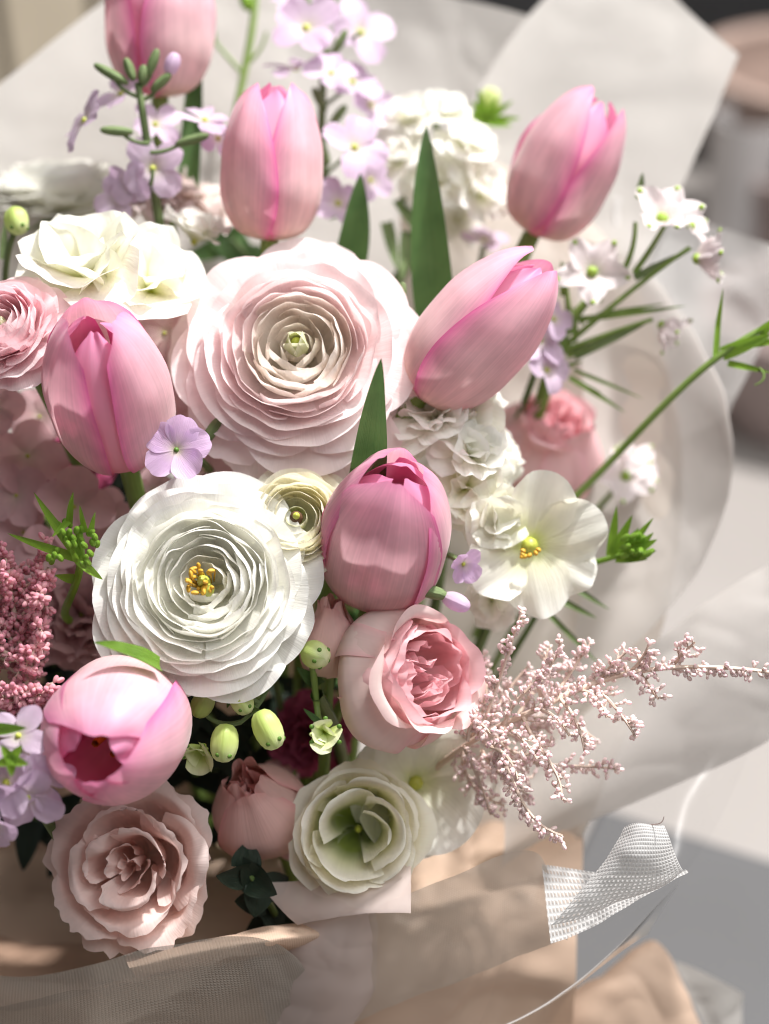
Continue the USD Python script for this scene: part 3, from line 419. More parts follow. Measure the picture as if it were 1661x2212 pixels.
# ------------------------------------------------------------------ ranunculus and roses
RG = 'ranunculus flowers in the bouquet'
ranunculus('big pale pink ranunculus with a creamy heart at the centre left', 'ranunculus', (640, 742, 0.0), (-.03, .20, 1), 272, 58, RANP, RANC, 'green', 11, .055, RG, split=.34, A0=62, A1=29, ruf=.012, hmul=.68, guard=(-48, -22, 4, 30, 62, 95, 140, 178, 215, 262))
ranunculus('big white ranunculus with yellow stamens in its open heart', 'ranunculus', (436, 1252, .022), (-.03, .22, 1), 260, 66, RANW, RANW, 'stamens', 12, .12, RG, A0=64, A1=31, split=.3, ruf=.016, hmul=.56)
ranunculus('cream ranunculus with a green heart half hidden behind the centre tulip', 'ranunculus', (640, 1122, .004), (.05, .30, 1), 136, 36, CREAM, CREAM, 'brown', 13, .26, RG, split=.2)
ranunculus('deep pink ranunculus cut off by the left edge', 'ranunculus', (4, 700, .012), (-.2, .45, .9), 148, 44, RAND, RAND, 'green', 14, .12, RG)
ranunculus('large blurred white flower behind the lilac stock at the left edge', 'ranunculus', (125, 395, -.11), (-.05, 1, .30), 175, 46, RANW, RANW, 'green', 15, .12, RG)
def rose(label, name, cat, c, axis, rpx, seed, outer, inner, n_out=7, n_in=26, open_=.62, deep=.75, hgt=1.25, frill=0.0, crumple=.07, spiral=0, group=None, nu=22, hole=0.0, centre=None):
    rng = np.random.default_rng(seed); R = sz(rpx, c[2]); ax = unit(V(*axis)); H = hgt * R; t = Thing(name, label, cat, frame(P(*c) - ax * H * .5, ax), group)
    for k in range(n_out):                                           # the cup of broad outer petals
        s = k / max(1, n_out - 1); q = 1.0 - .22 * s; top = open_ * (1.42 - .62 * s) * R
        pr = [(0, .08 * R, 0), (.22, .72 * R * q, .06 * H), (.5, 1.0 * R * q, .40 * H), (.78, (.45 + .52 * open_) * R * q + .12 * R * (1 - s) * frill * 10, .76 * H), (1, top, H * (.90 + .12 * s) * rng.uniform(.94, 1.04))]
        t.part('petal', petal_rev(pr, rad(62 - 8 * s), k * 2.39996 + rng.uniform(-.2, .2), rng, nu, 18, tip=.24, tp=2.6, w0=.6, wm=.5, ruf=.03, rk=1.6, scale=R, bump=.2, roll=.16 * (1 - s * .6), frill=frill + .012, fn=9, edge=.06), outer if s < .5 else inner)
    for k in range(n_in):                                            # crowded inner petals
        s = (k + .5) / n_in; rho = (hole + (open_ * .98 - hole) * (1 - s) + .04) * R; h = H * (.98 - .16 * s - .12 * (deep > .8)) * rng.uniform(.93, 1.05)
        pr = [(0, .05 * R, .1 * H), (.3, rho * .9, .22 * H), (.7, rho * 1.12, .68 * h), (1, rho * rng.uniform(.92, 1.12), h)]
        t.part('petal', petal_rev(pr, rad(62 - 20 * s if not spiral else 78), k * 2.39996 + rng.uniform(-.8, .8), rng, nu, 14, tip=.2, tp=2.2, w0=.6, wm=.5, ruf=crumple * (.6 + s), rk=rng.uniform(1.6, 3.2), scale=R, bump=.15, frill=frill + .02, fn=14), inner)
    if centre: t.part('pistil', xform(egg(.07 * R, .3 * R), T3(0, 0, .35 * H)), centre)
    for i in range(5): t.part('sepal', petal_flat(.75 * R, .16 * R, 10, 55, i * 1.257 + .3, rng, 7, 9, r0=.05 * R, z0=-.02 * R, cup=.2, w0=.6, tip=.8), STEM)
    stem(t, P(*c) - ax * H * .5, ax, STEM, .0024, .07); return t
rose('pink cupped garden rose with crowded inner petals right of the centre', 'garden_rose', 'rose', (885, 1458, 0.0), (.58, .17, .79), 168, 21, ROSEO, ROSE, 8, 15, .60, crumple=.035, group='roses in the bouquet')
rose('blurred pink rose behind the white stock at the right', 'garden_rose', 'rose', (1178, 958, -.10), (.2, .6, .7), 134, 22, ROSE, ROSE, 8, 14, .40, hgt=1.6, group='roses in the bouquet')
rose('small pink rosebud between the white ranunculus and the pink rose', 'rosebud', 'rose', (712, 1372, -.008), (.05, .95, .35), 72, 23, PEACH, PEACH, 6, 6, .25, hgt=2.4, group='roses in the bouquet')
rose('closed peach rosebud between the dusty rose and the cream lisianthus', 'rosebud', 'rose', (556, 1735, -.02), (-.22, .62, .7), 110, 24, PEACH, PEACH, 6, 8, .24, hgt=2.1, group='roses in the bouquet')
LG = 'lisianthus flowers in the bouquet'
def lisianthus(label, c, axis, rpx, seed, m, rings, hgt=.8, frill=.06, centre=None):
    rng = np.random.default_rng(seed); R = sz(rpx, c[2]); ax = unit(V(*axis)); H = hgt * R; t = Thing('lisianthus', label, 'lisianthus', frame(P(*c) - ax * H * .6, ax), LG)
    for ri, (rho, hh, n, A, fl) in enumerate(rings):
        off = rng.uniform(0, 6)
        for k in range(n):
            q, h = rho * R * rng.uniform(.94, 1.05), hh * H * rng.uniform(.95, 1.05)
            pr = [(0, .04 * R + .03 * R * (3 - ri) * .3, -.03 * R * (3 - ri)), (.3, .60 * q, .12 * h), (.66, (.90 - .06 * fl) * q, .80 * h), (.86, (.98 + .02 * fl) * q, (1.0 + .02 * (1 - fl)) * h), (1, (1.0 + .16 * fl) * q, (.97 + .08 * (1 - fl)) * h)]
            t.part('petal', petal_rev(pr, rad(A * rng.uniform(.9, 1.1)), off + k * 2 * math.pi / n + rng.uniform(-.18, .18), rng, 44, 20, tip=.26, tp=rng.uniform(1.3, 1.9), w0=.6, wm=.5, ruf=.045, rk=rng.uniform(.8, 1.5), scale=R, bump=.2, frill=frill, fn=rng.integers(14, 24), edge=-.10), m)
    if centre: t.part('pistil', xform(egg(.06 * R, .3 * R), T3(0, 0, .1 * H)), centre)
    for i in range(5): t.part('sepal', petal_flat(.75 * R, .10 * R, 0, 40, i * 1.257 + .3, rng, 7, 9, r0=.05 * R, z0=-.12 * R, cup=.2, w0=.6, tip=.8), STEM)
    stem(t, P(*c) - ax * H * .6, ax, STEM, .0024, .07); return t
lisianthus('dusty pink lisianthus with frilled petal rims at the lower left', (285, 1868, 0.0), (-.12, .10, .97), 182, 25, DUSTY, [(.98, .50, 5, 50, 1), (.88, .72, 5, 50, .9), (.68, .92, 4, 58, .7), (.46, 1.0, 3, 62, .5), (.24, .92, 2, 70, .2), (.12, .8, 2, 75, 0)], .85, .05)
lisianthus('cream lisianthus with a deep green throat at the bottom centre', (775, 1797, -.01), (.03, .10, 1), 146, 26, CREAML, [(.97, .55, 5, 50, .8), (.90, .78, 5, 50, .5), (.80, .92, 4, 58, .3), (.66, 1.0, 3, 66, .15), (.44, .90, 1, 88, .1)], 1.15, .03, LIME)
rng = np.random.default_rng(31)
t = Thing('lisianthus', 'loose white lisianthus behind the cream one under the pink rose', 'lisianthus', frame(P(897, 1688, -.03), TO), LG)
floret(t, (897, 1690, -.03), (.25, .0, .95), 165, STOCKW, rng, 5, 'heart', spin=0, up=25, droop=0, W=.62, angles=(-15, 62, 130, 200, 275), w0=.3, wp=.6)
stem(t, P(897, 1690, -.035), V(.2, .2, 1))

# ------------------------------------------------------------------ white stock
SG = 'stalks of white double stock'
t = Thing('white_stock', 'white stock with two wide open flowers above the left tulip', 'stock flower', frame(P(220, 620, -.04), UPV @ np.stack([RT, UP, TO])), SG)
ruffle(t, (195, 610, -.02), (-.15, .62, .78), 176, 9, STOCKC, rng, ruf=.06, W=.64, nu=19, lo=18, hi=80); ruffle(t, (322, 630, -.025), (.25, .55, .75), 140, 9, STOCKC, rng, ruf=.06, W=.64, nu=19, lo=12)
ruffle(t, (420, 520, -.055), (.3, .9, .2), 90, 9, STOCKW, rng)
stem(t, P(240, 680, -.05), V(0, .8, .5), GREY)
t = Thing('white_stock', 'tall sunlit white stock beside the dark upright leaf at the top', 'stock flower', frame(P(920, 420, -.11), V(0, 1, 0)), SG)
for x, y, r, d in ((890, 262, 76, -.10), (958, 250, 66, -.105), (1002, 318, 70, -.10), (868, 345, 70, -.095), (1030, 420, 76, -.10), (945, 400, 74, -.105), (870, 300, 60, -.12), (985, 480, 60, -.12)): ruffle(t, (x, y, d), ((x - 940) / 120, .55 + (360 - y) / 240, .75), r * 1.1, 11, STOCKW, rng, ruf=.08, W=.6, lo=-12)
twig(t, [(940, 230, -.12), (930, 420, -.12), (850, 620, -.12)], [.0015, .003], GREY)
for x, y, a in ((860, 470, -40), (835, 520, -70), (880, 540, -100)): strap(t, (x, y - 40, -.105), (x + 70 * math.cos(rad(a)), y - 70 * math.sin(rad(a)), -.10), 34, GREY, rng)
t = Thing('white_stock', 'white stock cluster right of the centre tulip', 'stock flower', frame(P(980, 1020, -.05), V(0, 1, 0)), SG)
for x, y, r, d in ((975, 915, 96, -.03), (895, 955, 84, -.04), (1005, 1055, 92, -.025), (1060, 1115, 76, -.02), (935, 1090, 70, -.04), (1050, 985, 70, -.05)): ruffle(t, (x, y, d), ((x - 980) / 160, .35 + (1000 - y) / 260, .8), r * 1.15, 12, STOCKC, rng, ruf=.08, W=.58, frill=.025, lo=-5, nu=19)
for x, y, q, d in ((940, 910, 104, -.022), (1010, 985, 96, -.02), (1015, 890, 84, -.035)): ruffle(t, (x, y, d), ((x - 980) / 160, .6, .8), q, 11, STOCKW, rng, ruf=.07, W=.6, frill=.02, lo=0, nu=19)
stem(t, P(960, 1120, -.06), V(0, .9, .4), GREY)
t = Thing('white_stock', 'single white flower with a yellow green eye above the pink astilbe', 'stock flower', frame(P(1145, 1180, -.025), TO), SG)
h = floret(t, (1143, 1178, -.022), (.10, -.02, 1), 158, STOCKC, rng, 6, 'flower_heart', spin=0, up=22, droop=2, W=.46, angles=(8, 62, 110, 172, 235, 300), centre=LIME, w0=.22, wp=.65, ruf=.075, eye=.12)
for k in range(7): t.part('stamen', xform(egg(.0009, .0022, 8), t.I @ frame(P(1141 + 17 * math.cos(2.9 + k * .55), 1182 + 15 * abs(math.sin(.2 + k * .5)) + 2, -.0135), V(math.cos(k), -.6, .6))), YEL, h)
ruffle(t, (1065, 1290, -.035), (-.2, -.2, 1), 80, 9, STOCKW, rng)
stem(t, P(1143, 1178, -.026), V(.1, .1, 1), GREY)
t = Thing('carnation', 'cream pink ruffled carnation behind the white stock at the left', 'carnation', frame(P(365, 460, -.09), UP))
ruffle(t, (365, 465, -.085), (0, .9, .4), 135, 26, petal_mat('blush_petal', (.80, .76, .60), (.86, .76, .70), (.87, .77, .73), (.88, .80, .77), tr=.4), rng, 'flower_heart', ruf=.14, frill=.04, lo=-12)
stem(t, P(365, 480, -.09), UP, GREY)
t = Thing('carnation', 'mauve carnation in shade between the astilbe and the white ranunculus', 'carnation', frame(P(165, 1340, -.03), TO))
ruffle(t, (180, 1330, -.045), (-.1, .2, 1), 135, 26, MAUVE, rng, 'flower_heart', ruf=.08, frill=.09, lo=-8, nu=19); stem(t, P(180, 1330, -.05), V(0, .3, 1))
t = Thing('carnation', 'dark magenta carnation in the gap below the left tulip', 'carnation', frame(P(175, 1000, -.06), TO))
ruffle(t, (180, 1010, -.065), (.1, .2, 1), 92, 24, MAGENTA, rng, 'flower_heart', ruf=.12, frill=.05); stem(t, P(180, 1010, -.07), V(0, .3, 1))
t = Thing('carnation', 'dark magenta carnation between the rosebud and the pink rose', 'carnation', frame(P(668, 1590, -.06), TO))
ruffle(t, (668, 1585, -.06), (.1, .2, 1), 105, 28, MAGENTA, rng, 'flower_heart', ruf=.12, frill=.05); stem(t, P(668, 1590, -.065), V(0, .3, 1))

# ------------------------------------------------------------------ lilac stock
KG = 'stalks of lilac stock'
t = Thing('lilac_stock', 'tall lilac stock at the top centre behind the upright tulip', 'stock flower', frame(P(700, 250, -.10), UP), KG)
twig(t, [(695, -20, -.10), (700, 120, -.10), (695, 260, -.10), (720, 470, -.11)], [.0012, .0024])
for x, y, r, d, ax in ((662, 62, 84, -.085, (-.2, .4, .9)), (778, 72, 78, -.10, (.4, .2, .8)), (640, 150, 72, -.09, (-.2, .85, .4)), (760, 180, 74, -.095, (.4, .6, .6)), (800, 228, 60, -.10, (.6, .2, .8)), (715, 160, 60, -.08, (.1, .6, .8)), (640, 5, 60, -.10, (-.3, .6, .7)), (765, 320, 78, -.07, (.35, .35, .9)), (730, 440, 60, -.075, (.2, .3, .9)), (800, 390, 50, -.08, (.5, 0, .9))): floret(t, (x, y, d), ax, r, LILAC, rng, 4, lo=0, up=24, W=.44, notch=.06)
for x, y, a in ((735, 90, 60), (690, 215, 120), (730, 250, 50), (700, 330, 110), (720, 15, 95), (665, 10, 110)): bud(t, (x, y, -.09), (math.cos(rad(a)), math.sin(rad(a)), .2), 20, 58, GREY)
for x0, y0, x1, y1 in ((700, 60, 662, 62), (700, 90, 778, 72), (698, 200, 765, 180), (700, 350, 765, 320)): twig(t, [(x0, y0 + 30, -.10), (x1, y1, -.093)], [.0009, .0008], name='twig', n=5)
t = Thing('lilac_stock', 'lilac stock with grey green buds in front of the top left tulip', 'stock flower', frame(P(320, 330, -.045), UP), KG)
twig(t, [(298, 180, -.045), (308, 240, -.045), (320, 320, -.05), (345, 480, -.06), (380, 700, -.08)], [.0014, .0021, .0022])
for x, y, r, ax, d in ((185, 262, 74, (-.75, .35, .5), -.045), (262, 205, 66, (-.4, .6, .6), -.06), (335, 270, 60, (.4, .4, .8), -.06), (442, 262, 70, (.2, .8, .5), -.055), (330, 365, 72, (.1, .0, 1), -.05), (260, 430, 60, (-.3, 0, 1), -.055), (470, 300, 50, (.6, .2, .8), -.06), (285, 395, 54, (-.4, -.3, .9), -.05)): floret(t, (x, y, d), ax, r, LILAC, rng, 4, up=24, W=.42, notch=.05)
for x, y, a, hh in ((240, 160, 152, 84), (330, 135, 68, 62), (280, 150, 110, 52), (348, 178, 40, 58), (252, 283, 178, 72), (415, 302, 14, 78), (308, 160, 80, 40)): bud(t, (x, y, -.042), (math.cos(rad(a)), math.sin(rad(a)), .15), 22, hh, GREY)
bud(t, (372, 138, -.042), (.35, .9, .1), 34, 50, LILAC)
for x0, y0, x1, y1 in ((305, 210, 250, 175), (300, 190, 330, 150), (310, 215, 345, 180), (322, 310, 260, 285), (325, 330, 400, 303), (325, 400, 330, 365)): twig(t, [(x0, y0, -.045), ((x0 + x1) / 2, (y0 + y1) / 2 + 8, -.044), (x1, y1, -.043)], [.0009, .0007], name='twig', n=7)
t = Thing('lilac_stock', 'single vivid lilac flower below the left tulip', 'stock flower', frame(P(375, 972, -.0), TO), KG)
floret(t, (381, 972, .012), (.05, .12, 1), 72, LILACV, rng, 5, spin=.4, up=22, droop=-2, W=.50, notch=.04, angles=(15, 85, 140, 205, 285), eye=.08, centre=SPOT); twig(t, [(381, 975, .008), (440, 1000, -.02), (470, 1080, -.06)], [.0012, .0018])
bud(t, (458, 930, -.01), (.55, .8, .1), 26, 66, GREY)
t = Thing('lilac_stock', 'small lilac flower and bud right of the centre tulip', 'stock flower', frame(P(995, 1240, -.0), TO), KG)
floret(t, (1000, 1218, -.005), (.45, -.35, .6), 46, LILACV, rng, 4, up=30, W=.5, droop=10); bud(t, (985, 1300, .0), (.7, -.3, .5), 40, 70, LILAC); bud(t, (930, 1278, .0), (-.9, .25, .2), 30, 80, GREY); twig(t, [(985, 1300, -.002), (950, 1285, -.003), (900, 1300, -.03)], [.0012, .0014]); twig(t, [(1000, 1220, -.008), (970, 1200, -.02), (930, 1260, -.05)], [.0012, .0014], name='twig')
floret(t, (870, 1270, -.025), (.2, -.4, .9), 60, LILAC, rng, 4, up=20)
t = Thing('lilac_stock', 'blurred pale lilac stock in the bottom left foreground', 'stock flower', frame(P(20, 1680, .05), TO), KG)
for x, y, r, ax in ((40, 1590, 70, (-.1, .5, .9)), (15, 1690, 84, (-.4, 0, .9)), (92, 1690, 70, (.2, -.2, .9)), (60, 1720, 80, (0, -.5, .8)), (-10, 1780, 66, (-.4, -.5, .8))): floret(t, (x, y, .045), ax, r, LILAC, rng, 4, up=20)
for a in range(5): strap(t, (25, 1640, .055), (25 + 38 * math.cos(a * 1.26 + .3), 1640 + 38 * math.sin(a * 1.26 + .3), .055), 20, FERN, rng)
twig(t, [(30, 1660, .04), (150, 1850, -.02), (300, 2100, -.08)], [.002, .002]); strap(t, (-30, 1575, .045), (58, 1572, .05), 26, LEAFL, rng)
t = Thing('lilac_stock', 'far lilac flower between the dark leaf and the leaning tulip', 'stock flower', frame(P(1040, 530, -.11), TO), KG)
floret(t, (1045, 522, -.11), (.1, .8, .5), 56, LILAC, rng, 4, up=30); twig(t, [(1045, 530, -.112), (1010, 700, -.115), (960, 900, -.13)], [.0012, .002])
t = Thing('lilac_stock', 'pale lilac flowers tucked behind the tilted tulip at the right', 'stock flower', frame(P(1170, 730, -.07), TO), KG)
for x, y, r in ((1165, 735, 66), (1180, 800, 56), (1195, 690, 50)): floret(t, (x, y, -.065), (.5, .2, .8), r, LILAC, rng, 4, up=25)
twig(t, [(1170, 760, -.07), (1120, 900, -.09), (1020, 1100, -.12)], [.0014, .002])
t = Thing('lilac_stock', 'white lilac florets on the right rim of the big pink ranunculus', 'stock flower', frame(P(870, 790, -.02), TO), KG)
for x, y, r, ax in ((862, 780, 70, (.6, .1, .8)), (850, 850, 56, (.5, -.3, .8)), (870, 700, 46, (.8, .3, .5))): floret(t, (x, y, -.03), ax, r, petal_mat(f'pale_floret_petal_{r}', (.80, .78, .66), (.85, .77, .80), (.86, .79, .83), (.88, .82, .86), tr=.42), rng, 4, up=25)
twig(t, [(855, 820, -.04), (830, 950, -.07), (790, 1100, -.1)], [.0012, .002]); bud(t, (868, 632, -.03), (.1, 1, .2), 20, 46, GREY)

# ------------------------------------------------------------------ hydrangea in the shade at the left
def hydrangea(label, spots, seed):
    rng = np.random.default_rng(seed); x0, y0, r0, d0, _ = spots[0]
    t = Thing('hydrangea', label, 'hydrangea', frame(P(x0, y0, d0 - .02), TO), 'hydrangea heads in the bouquet')
    for x, y, r, d, a in spots:
        floret(t, (x, y, d), (rng.uniform(-.35, .35), rng.uniform(-.2, .45), 1), r, HYD, rng, 4, spin=rad(a), up=14, droop=-8, W=.52, w0=.35, wp=.55, tipd=.35, ruf=.03, eye=.06)
        twig(t, [(x, y, d - .001), ((x + x0) / 2, (y + y0) / 2 + 30, d - .03), (x0 + 40, y0 + 120, d0 - .09)], [.0007, .001], STEM, 'twig', 8, 5)
    stem(t, P(x0 + 40, y0 + 110, d0 - .085), V(0, .5, .8), STEM, .0024)
    return t
hydrangea('dusky pink hydrangea head in the shade at the left edge', [(60, 985, 84, -.04, 30), (35, 1070, 74, -.035, 60), (160, 1095, 88, -.03, 45), (85, 900, 66, -.05, 10), (-10, 880, 70, -.04, 20), (235, 1110, 60, -.045, 80), (100, 1200, 74, -.03, 15), (50, 1150, 64, -.04, 70), (150, 1215, 66, -.045, 40), (30, 1230, 76, -.05, 5), (60, 1310, 62, -.055, 30), (200, 1190, 58, -.06, 0), (20, 1110, 60, -.05, 10)], 41)
hydrangea('pale pink hydrangea head between the left tulip and the two big ranunculus', [(445, 1015, 74, -.03, 20), (420, 880, 62, -.035, 60), (355, 720, 78, -.045, 15), (480, 965, 60, -.045, 45), (330, 1060, 50, -.05, 80), (400, 790, 66, -.05, 40), (510, 1045, 56, -.05, 0), (300, 1000, 46, -.055, 30), (430, 690, 56, -.05, 10)], 42)
hydrangea('soft pink hydrangea head under the pale pink ranunculus at the centre', [(720, 1060, 56, -.07, 20), (590, 1020, 60, -.06, 60), (800, 960, 60, -.07, 20), (740, 1230, 50, -.06, 10), (600, 1690, 52, -.05, 70), (620, 1800, 56, -.04, 20)], 43)

# ------------------------------------------------------------------ green bud sprays
BG = 'sprays of green bellflower buds'
def green_bud(t, x, y, a, w, h, d=.0, dots=True, tone=BUDP, tilt=.25):
    ax = unit((math.cos(rad(a)), math.sin(rad(a)), tilt)); F = frame(P(x, y, d), V(*ax)); hh, r = sz(h, d), sz(w / 2, d)
    e = egg(r, hh, 30, .75); th = np.arctan2(e[0][:, 1], e[0][:, 0]); e[0][:, :2] *= (1 - .10 * np.abs(np.sin(th * 2.5)) ** 6)[:, None]
    p = t.part('bud', xform(e, t.I @ F @ T3(0, 0, -hh / 2)), tone)
    if dots:
        for k in range(5):
            g = k * 1.257 + .5; tt = 2.35; pos = np.array([r * math.sin(tt) ** .75 * math.cos(g), r * math.sin(tt) ** .75 * math.sin(g), -hh * math.cos(tt) / 2]); n = unit(pos * [1 / r ** 2, 1 / r ** 2, 4 / hh ** 2])
            z = n; x_ = unit(np.cross([0, 0, 1.], z)); m = np.eye(4); m[:3, 0] = x_; m[:3, 1] = np.cross(z, x_); m[:3, 2] = z; m[:3, 3] = pos - z * r * .165
            t.part('spot', xform(egg(r * .17, r * .22, 8), t.I @ F @ m), SPOT, p)
    return p
def half_open(t, x, y, r, d, axis=(0, 0, 1)):
    h = ruffle(t, (x, y, d), axis, r, 6, BUDP, rng, 'half_open_flower', ruf=.03, W=.46, lo=45, hi=70)
    R = sz(r, d); F = t.I @ frame(P(x, y, d), V(*axis))
    for k in range(6):
        g = k * 1.047; t.part('spot', xform(egg(.09 * R, .10 * R, 8), F @ T3(.55 * R * math.cos(g), .55 * R * math.sin(g), .48 * R)), SPOT, h)
t = Thing('bud_spray', 'spray of green buds hanging under the big white ranunculus', 'flower buds', frame(P(530, 1540, .0), TO), BG)
green_bud(t, 521, 1510, -65, 52, 72, .012); green_bud(t, 579, 1576, -62, 64, 92, .016); green_bud(t, 485, 1605, -95, 62, 84, .014); green_bud(t, 438, 1520, 60, 50, 66, .008, False); half_open(t, 440, 1612, 66, .004, (-.2, -.5, .8))
for pts in ([(590, 1450, -.03), (560, 1520, .0), (520, 1560, .005), (490, 1570, .008)], [(550, 1530, .004), (560, 1545, .010), (566, 1552, .012)], [(560, 1520, .0), (515, 1490, .006), (510, 1485, .008)], [(520, 1560, .005), (470, 1560, .004), (445, 1545, .006)]): twig(t, [*pts], [.0010, .0008], GREY, 'twig', 9)
for b, e in (((548, 1535, .008), (595, 1552, .012)), ((505, 1490, .006), (490, 1530, .008)), ((560, 1500, .0), (620, 1440, -.01))): strap(t, b, e, 16, STEMD, rng)
twig(t, [(590, 1450, -.03), (620, 1600, -.07), (660, 1900, -.13)], [.0012, .002], GREY)
t = Thing('bud_spray', 'green bud and half open cream bud left of the pink rose', 'flower buds', frame(P(690, 1480, .0), TO), BG)
green_bud(t, 681, 1414, -20, 62, 66, .012, tilt=.9); half_open(t, 701, 1580, 62, .012, (.1, -.05, 1))
twig(t, [(670, 1420, .004), (680, 1480, -.005), (685, 1530, -.005), (700, 1575, .008)], [.0014, .0010], STEM, 'twig'); twig(t, [(684, 1500, -.005), (740, 1640, -.05), (730, 1900, -.12)], [.0026, .0026], STEMD)
for b, e, w in (((690, 1480, -.01), (640, 1440, .0), 30), ((690, 1560, .0), (655, 1530, .0), 14), ((720, 1400, -.03), (700, 1540, -.02), 40)): strap(t, b, e, w, LEAF, rng)
t = Thing('bud_spray', 'single yellow green bud at the left edge beside the white stock', 'flower buds', frame(P(36, 480, -.04), TO), BG)
green_bud(t, 36, 477, -75, 54, 62, -.035, True); twig(t, [(30, 505, -.037), (15, 560, -.045), (60, 760, -.08)], [.0012, .0014], GREY); strap(t, (8, 560, -.045), (12, 470, -.045), 18, GREY, rng)
t = Thing('bud_spray', 'green bud with pointed bracts in front of the paper right of the tall white stock', 'flower buds', frame(P(1055, 245, -.12), TO), BG)
green_bud(t, 1055, 225, 75, 50, 74, -.12, False)
for a, l in ((150, 62), (100, 72), (35, 78), (5, 80), (-10, 62), (120, 52), (60, 60)): strap(t, (1045, 262, -.118), (1045 + l * math.cos(rad(a)), 262 - l * math.sin(rad(a)), -.112), 22, FERN, rng)
twig(t, [(1045, 262, -.12), (1005, 330, -.125), (960, 520, -.13)], [.0013, .002], STEM)

# ------------------------------------------------------------------ leafy sprigs
t = Thing('lime_sprig', 'lime green sprig with needle leaves at the left beside the white ranunculus', 'green sprig', frame(P(140, 1200, .01), TO))
twig(t, [(150, 1340, -.03), (160, 1270, .0), (175, 1190, .012), (170, 1150, .015)], [.0016, .0014], FERN)
for b, e, w in (((170, 1200, .013), (72, 1062, .02), 22), ((165, 1205, .013), (15, 1152, .018), 20), ((150, 1130, .016), (158, 1062, .02), 15), ((195, 1160, .016), (206, 1105, .02), 13), ((185, 1150, .016), (172, 1090, .02), 12), ((170, 1210, .014), (222, 1252, .012), 20), ((160, 1250, .0), (118, 1242, .01), 22), ((150, 1125, .016), (112, 1160, .02), 14), ((170, 1215, .012), (150, 1175, .02), 14)): strap(t, b, e, w, FERN, rng, bend=.06)
for x, y in ((128, 1135), (140, 1128), (136, 1150), (158, 1162), (182, 1178), (148, 1176), (122, 1190), (112, 1212), (198, 1150), (210, 1175), (176, 1142), (190, 1215), (180, 1220), (150, 1150), (140, 1165), (175, 1165), (160, 1175), (192, 1150), (200, 1172), (118, 1200), (130, 1205), (105, 1205), (185, 1205), (195, 1195), (150, 1132), (165, 1145), (205, 1160)): bud(t, (x, y, .018 + rng.uniform(-.004, .004)), (rng.uniform(-.6, .6), .7, .5), 13, 20, FERN, 'bud')
t = Thing('green_stem', 'long bare green stem rising to the right edge in front of the veil', 'green stem', frame(P(1400, 930, -.05), TO))
twig(t, [(1225, 1090, -.075), (1330, 985, -.065), (1440, 870, -.05), (1550, 772, -.04), (1640, 715, -.035), (1720, 680, -.03)], [.0016, .0015, .0013], STEM, n=24)
for b, e, w, bd in (((1545, 778, -.04), (1562, 622, -.035), 15, -.08), ((1560, 765, -.04), (1668, 722, -.03), 34, .03), ((1572, 785, -.04), (1665, 805, -.035), 16, .05), ((1640, 725, -.035), (1668, 690, -.03), 26, .0), ((1600, 745, -.038), (1700, 735, -.03), 20, .02)): strap(t, b, e, w, FERN, rng, bend=bd)
twig(t, [(1640, 795, -.035), (1650, 815, -.034), (1630, 832, -.034)], [.0006, .0003], STEM, 'tendril', 8, 5)
twig(t, [(1225, 1090, -.075), (1120, 1230, -.10), (950, 1500, -.14)], [.0016, .002], STEM)
t = Thing('fern_tip', 'bright green fern tip right of the white flower with the yellow eye', 'green sprig', frame(P(1340, 1180, -.03), TO))
twig(t, [(1215, 1222, -.045), (1270, 1218, -.038), (1330, 1202, -.03), (1390, 1185, -.025)], [.0012, .0010], FERN); twig(t, [(1215, 1222, -.045), (1120, 1340, -.09), (1000, 1600, -.14)], [.0013, .0018], STEM)
for b, e, w in (((1318, 1200, -.03), (1332, 1092, -.025), 22), ((1325, 1195, -.03), (1366, 1112, -.025), 24), ((1350, 1190, -.028), (1412, 1118, -.022), 18), ((1340, 1195, -.028), (1380, 1140, -.024), 20), ((1350, 1200, -.028), (1420, 1165, -.022), 26), ((1350, 1205, -.028), (1418, 1190, -.022), 24), ((1370, 1190, -.027), (1412, 1150, -.022), 18), ((1330, 1206, -.03), (1400, 1208, -.024), 20)): strap(t, b, e, w, FERN, rng)
for i in range(16): bud(t, (1375 + rng.uniform(-28, 40), 1178 + rng.uniform(-22, 22), -.022 + rng.uniform(-.003, .003)), (rng.uniform(-.2, 1), rng.uniform(-.2, .8), .5), 13, 26, FERN, 'leaflet')
t = Thing('green_stem', 'thin blurred green stem at the top between the two left papers', 'green stem', frame(P(540, 120, -.13), TO))
twig(t, [(552, -40, -.13), (545, 60, -.13), (525, 170, -.13), (500, 420, -.13)], [.0016, .002], STEM); twig(t, [(525, 160, -.13), (480, 110, -.13), (455, 80, -.13)], [.001, .0008], STEM, 'twig'); strap(t, (460, 95, -.13), (462, 60, -.125), 18, FERN, rng); twig(t, [(530, 140, -.13), (565, 100, -.13), (575, 70, -.13)], [.001, .0006], STEM, 'twig'); bud(t, (532, 5, -.13), (-.4, .8, .2), 26, 40, FERN)
t = Thing('needle_sprig', 'dark needle leaves peeping out below the white flower with the yellow eye', 'green sprig', frame(P(1240, 1290, -.06), TO))
for b, e, w in (((1195, 1240, -.06), (1318, 1318, -.05), 17), ((1190, 1285, -.06), (1290, 1336, -.05), 17), ((1170, 1310, -.06), (1300, 1440, -.055), 14), ((1220, 1200, -.07), (1300, 1130, -.06), 18), ((1230, 1185, -.07), (1290, 1090, -.065), 14)): strap(t, b, e, w, STEMD, rng, bend=-.06)
twig(t, [(1240, 1180, -.072), (1180, 1290, -.065), (1050, 1500, -.11)], [.001, .0016], STEMD)

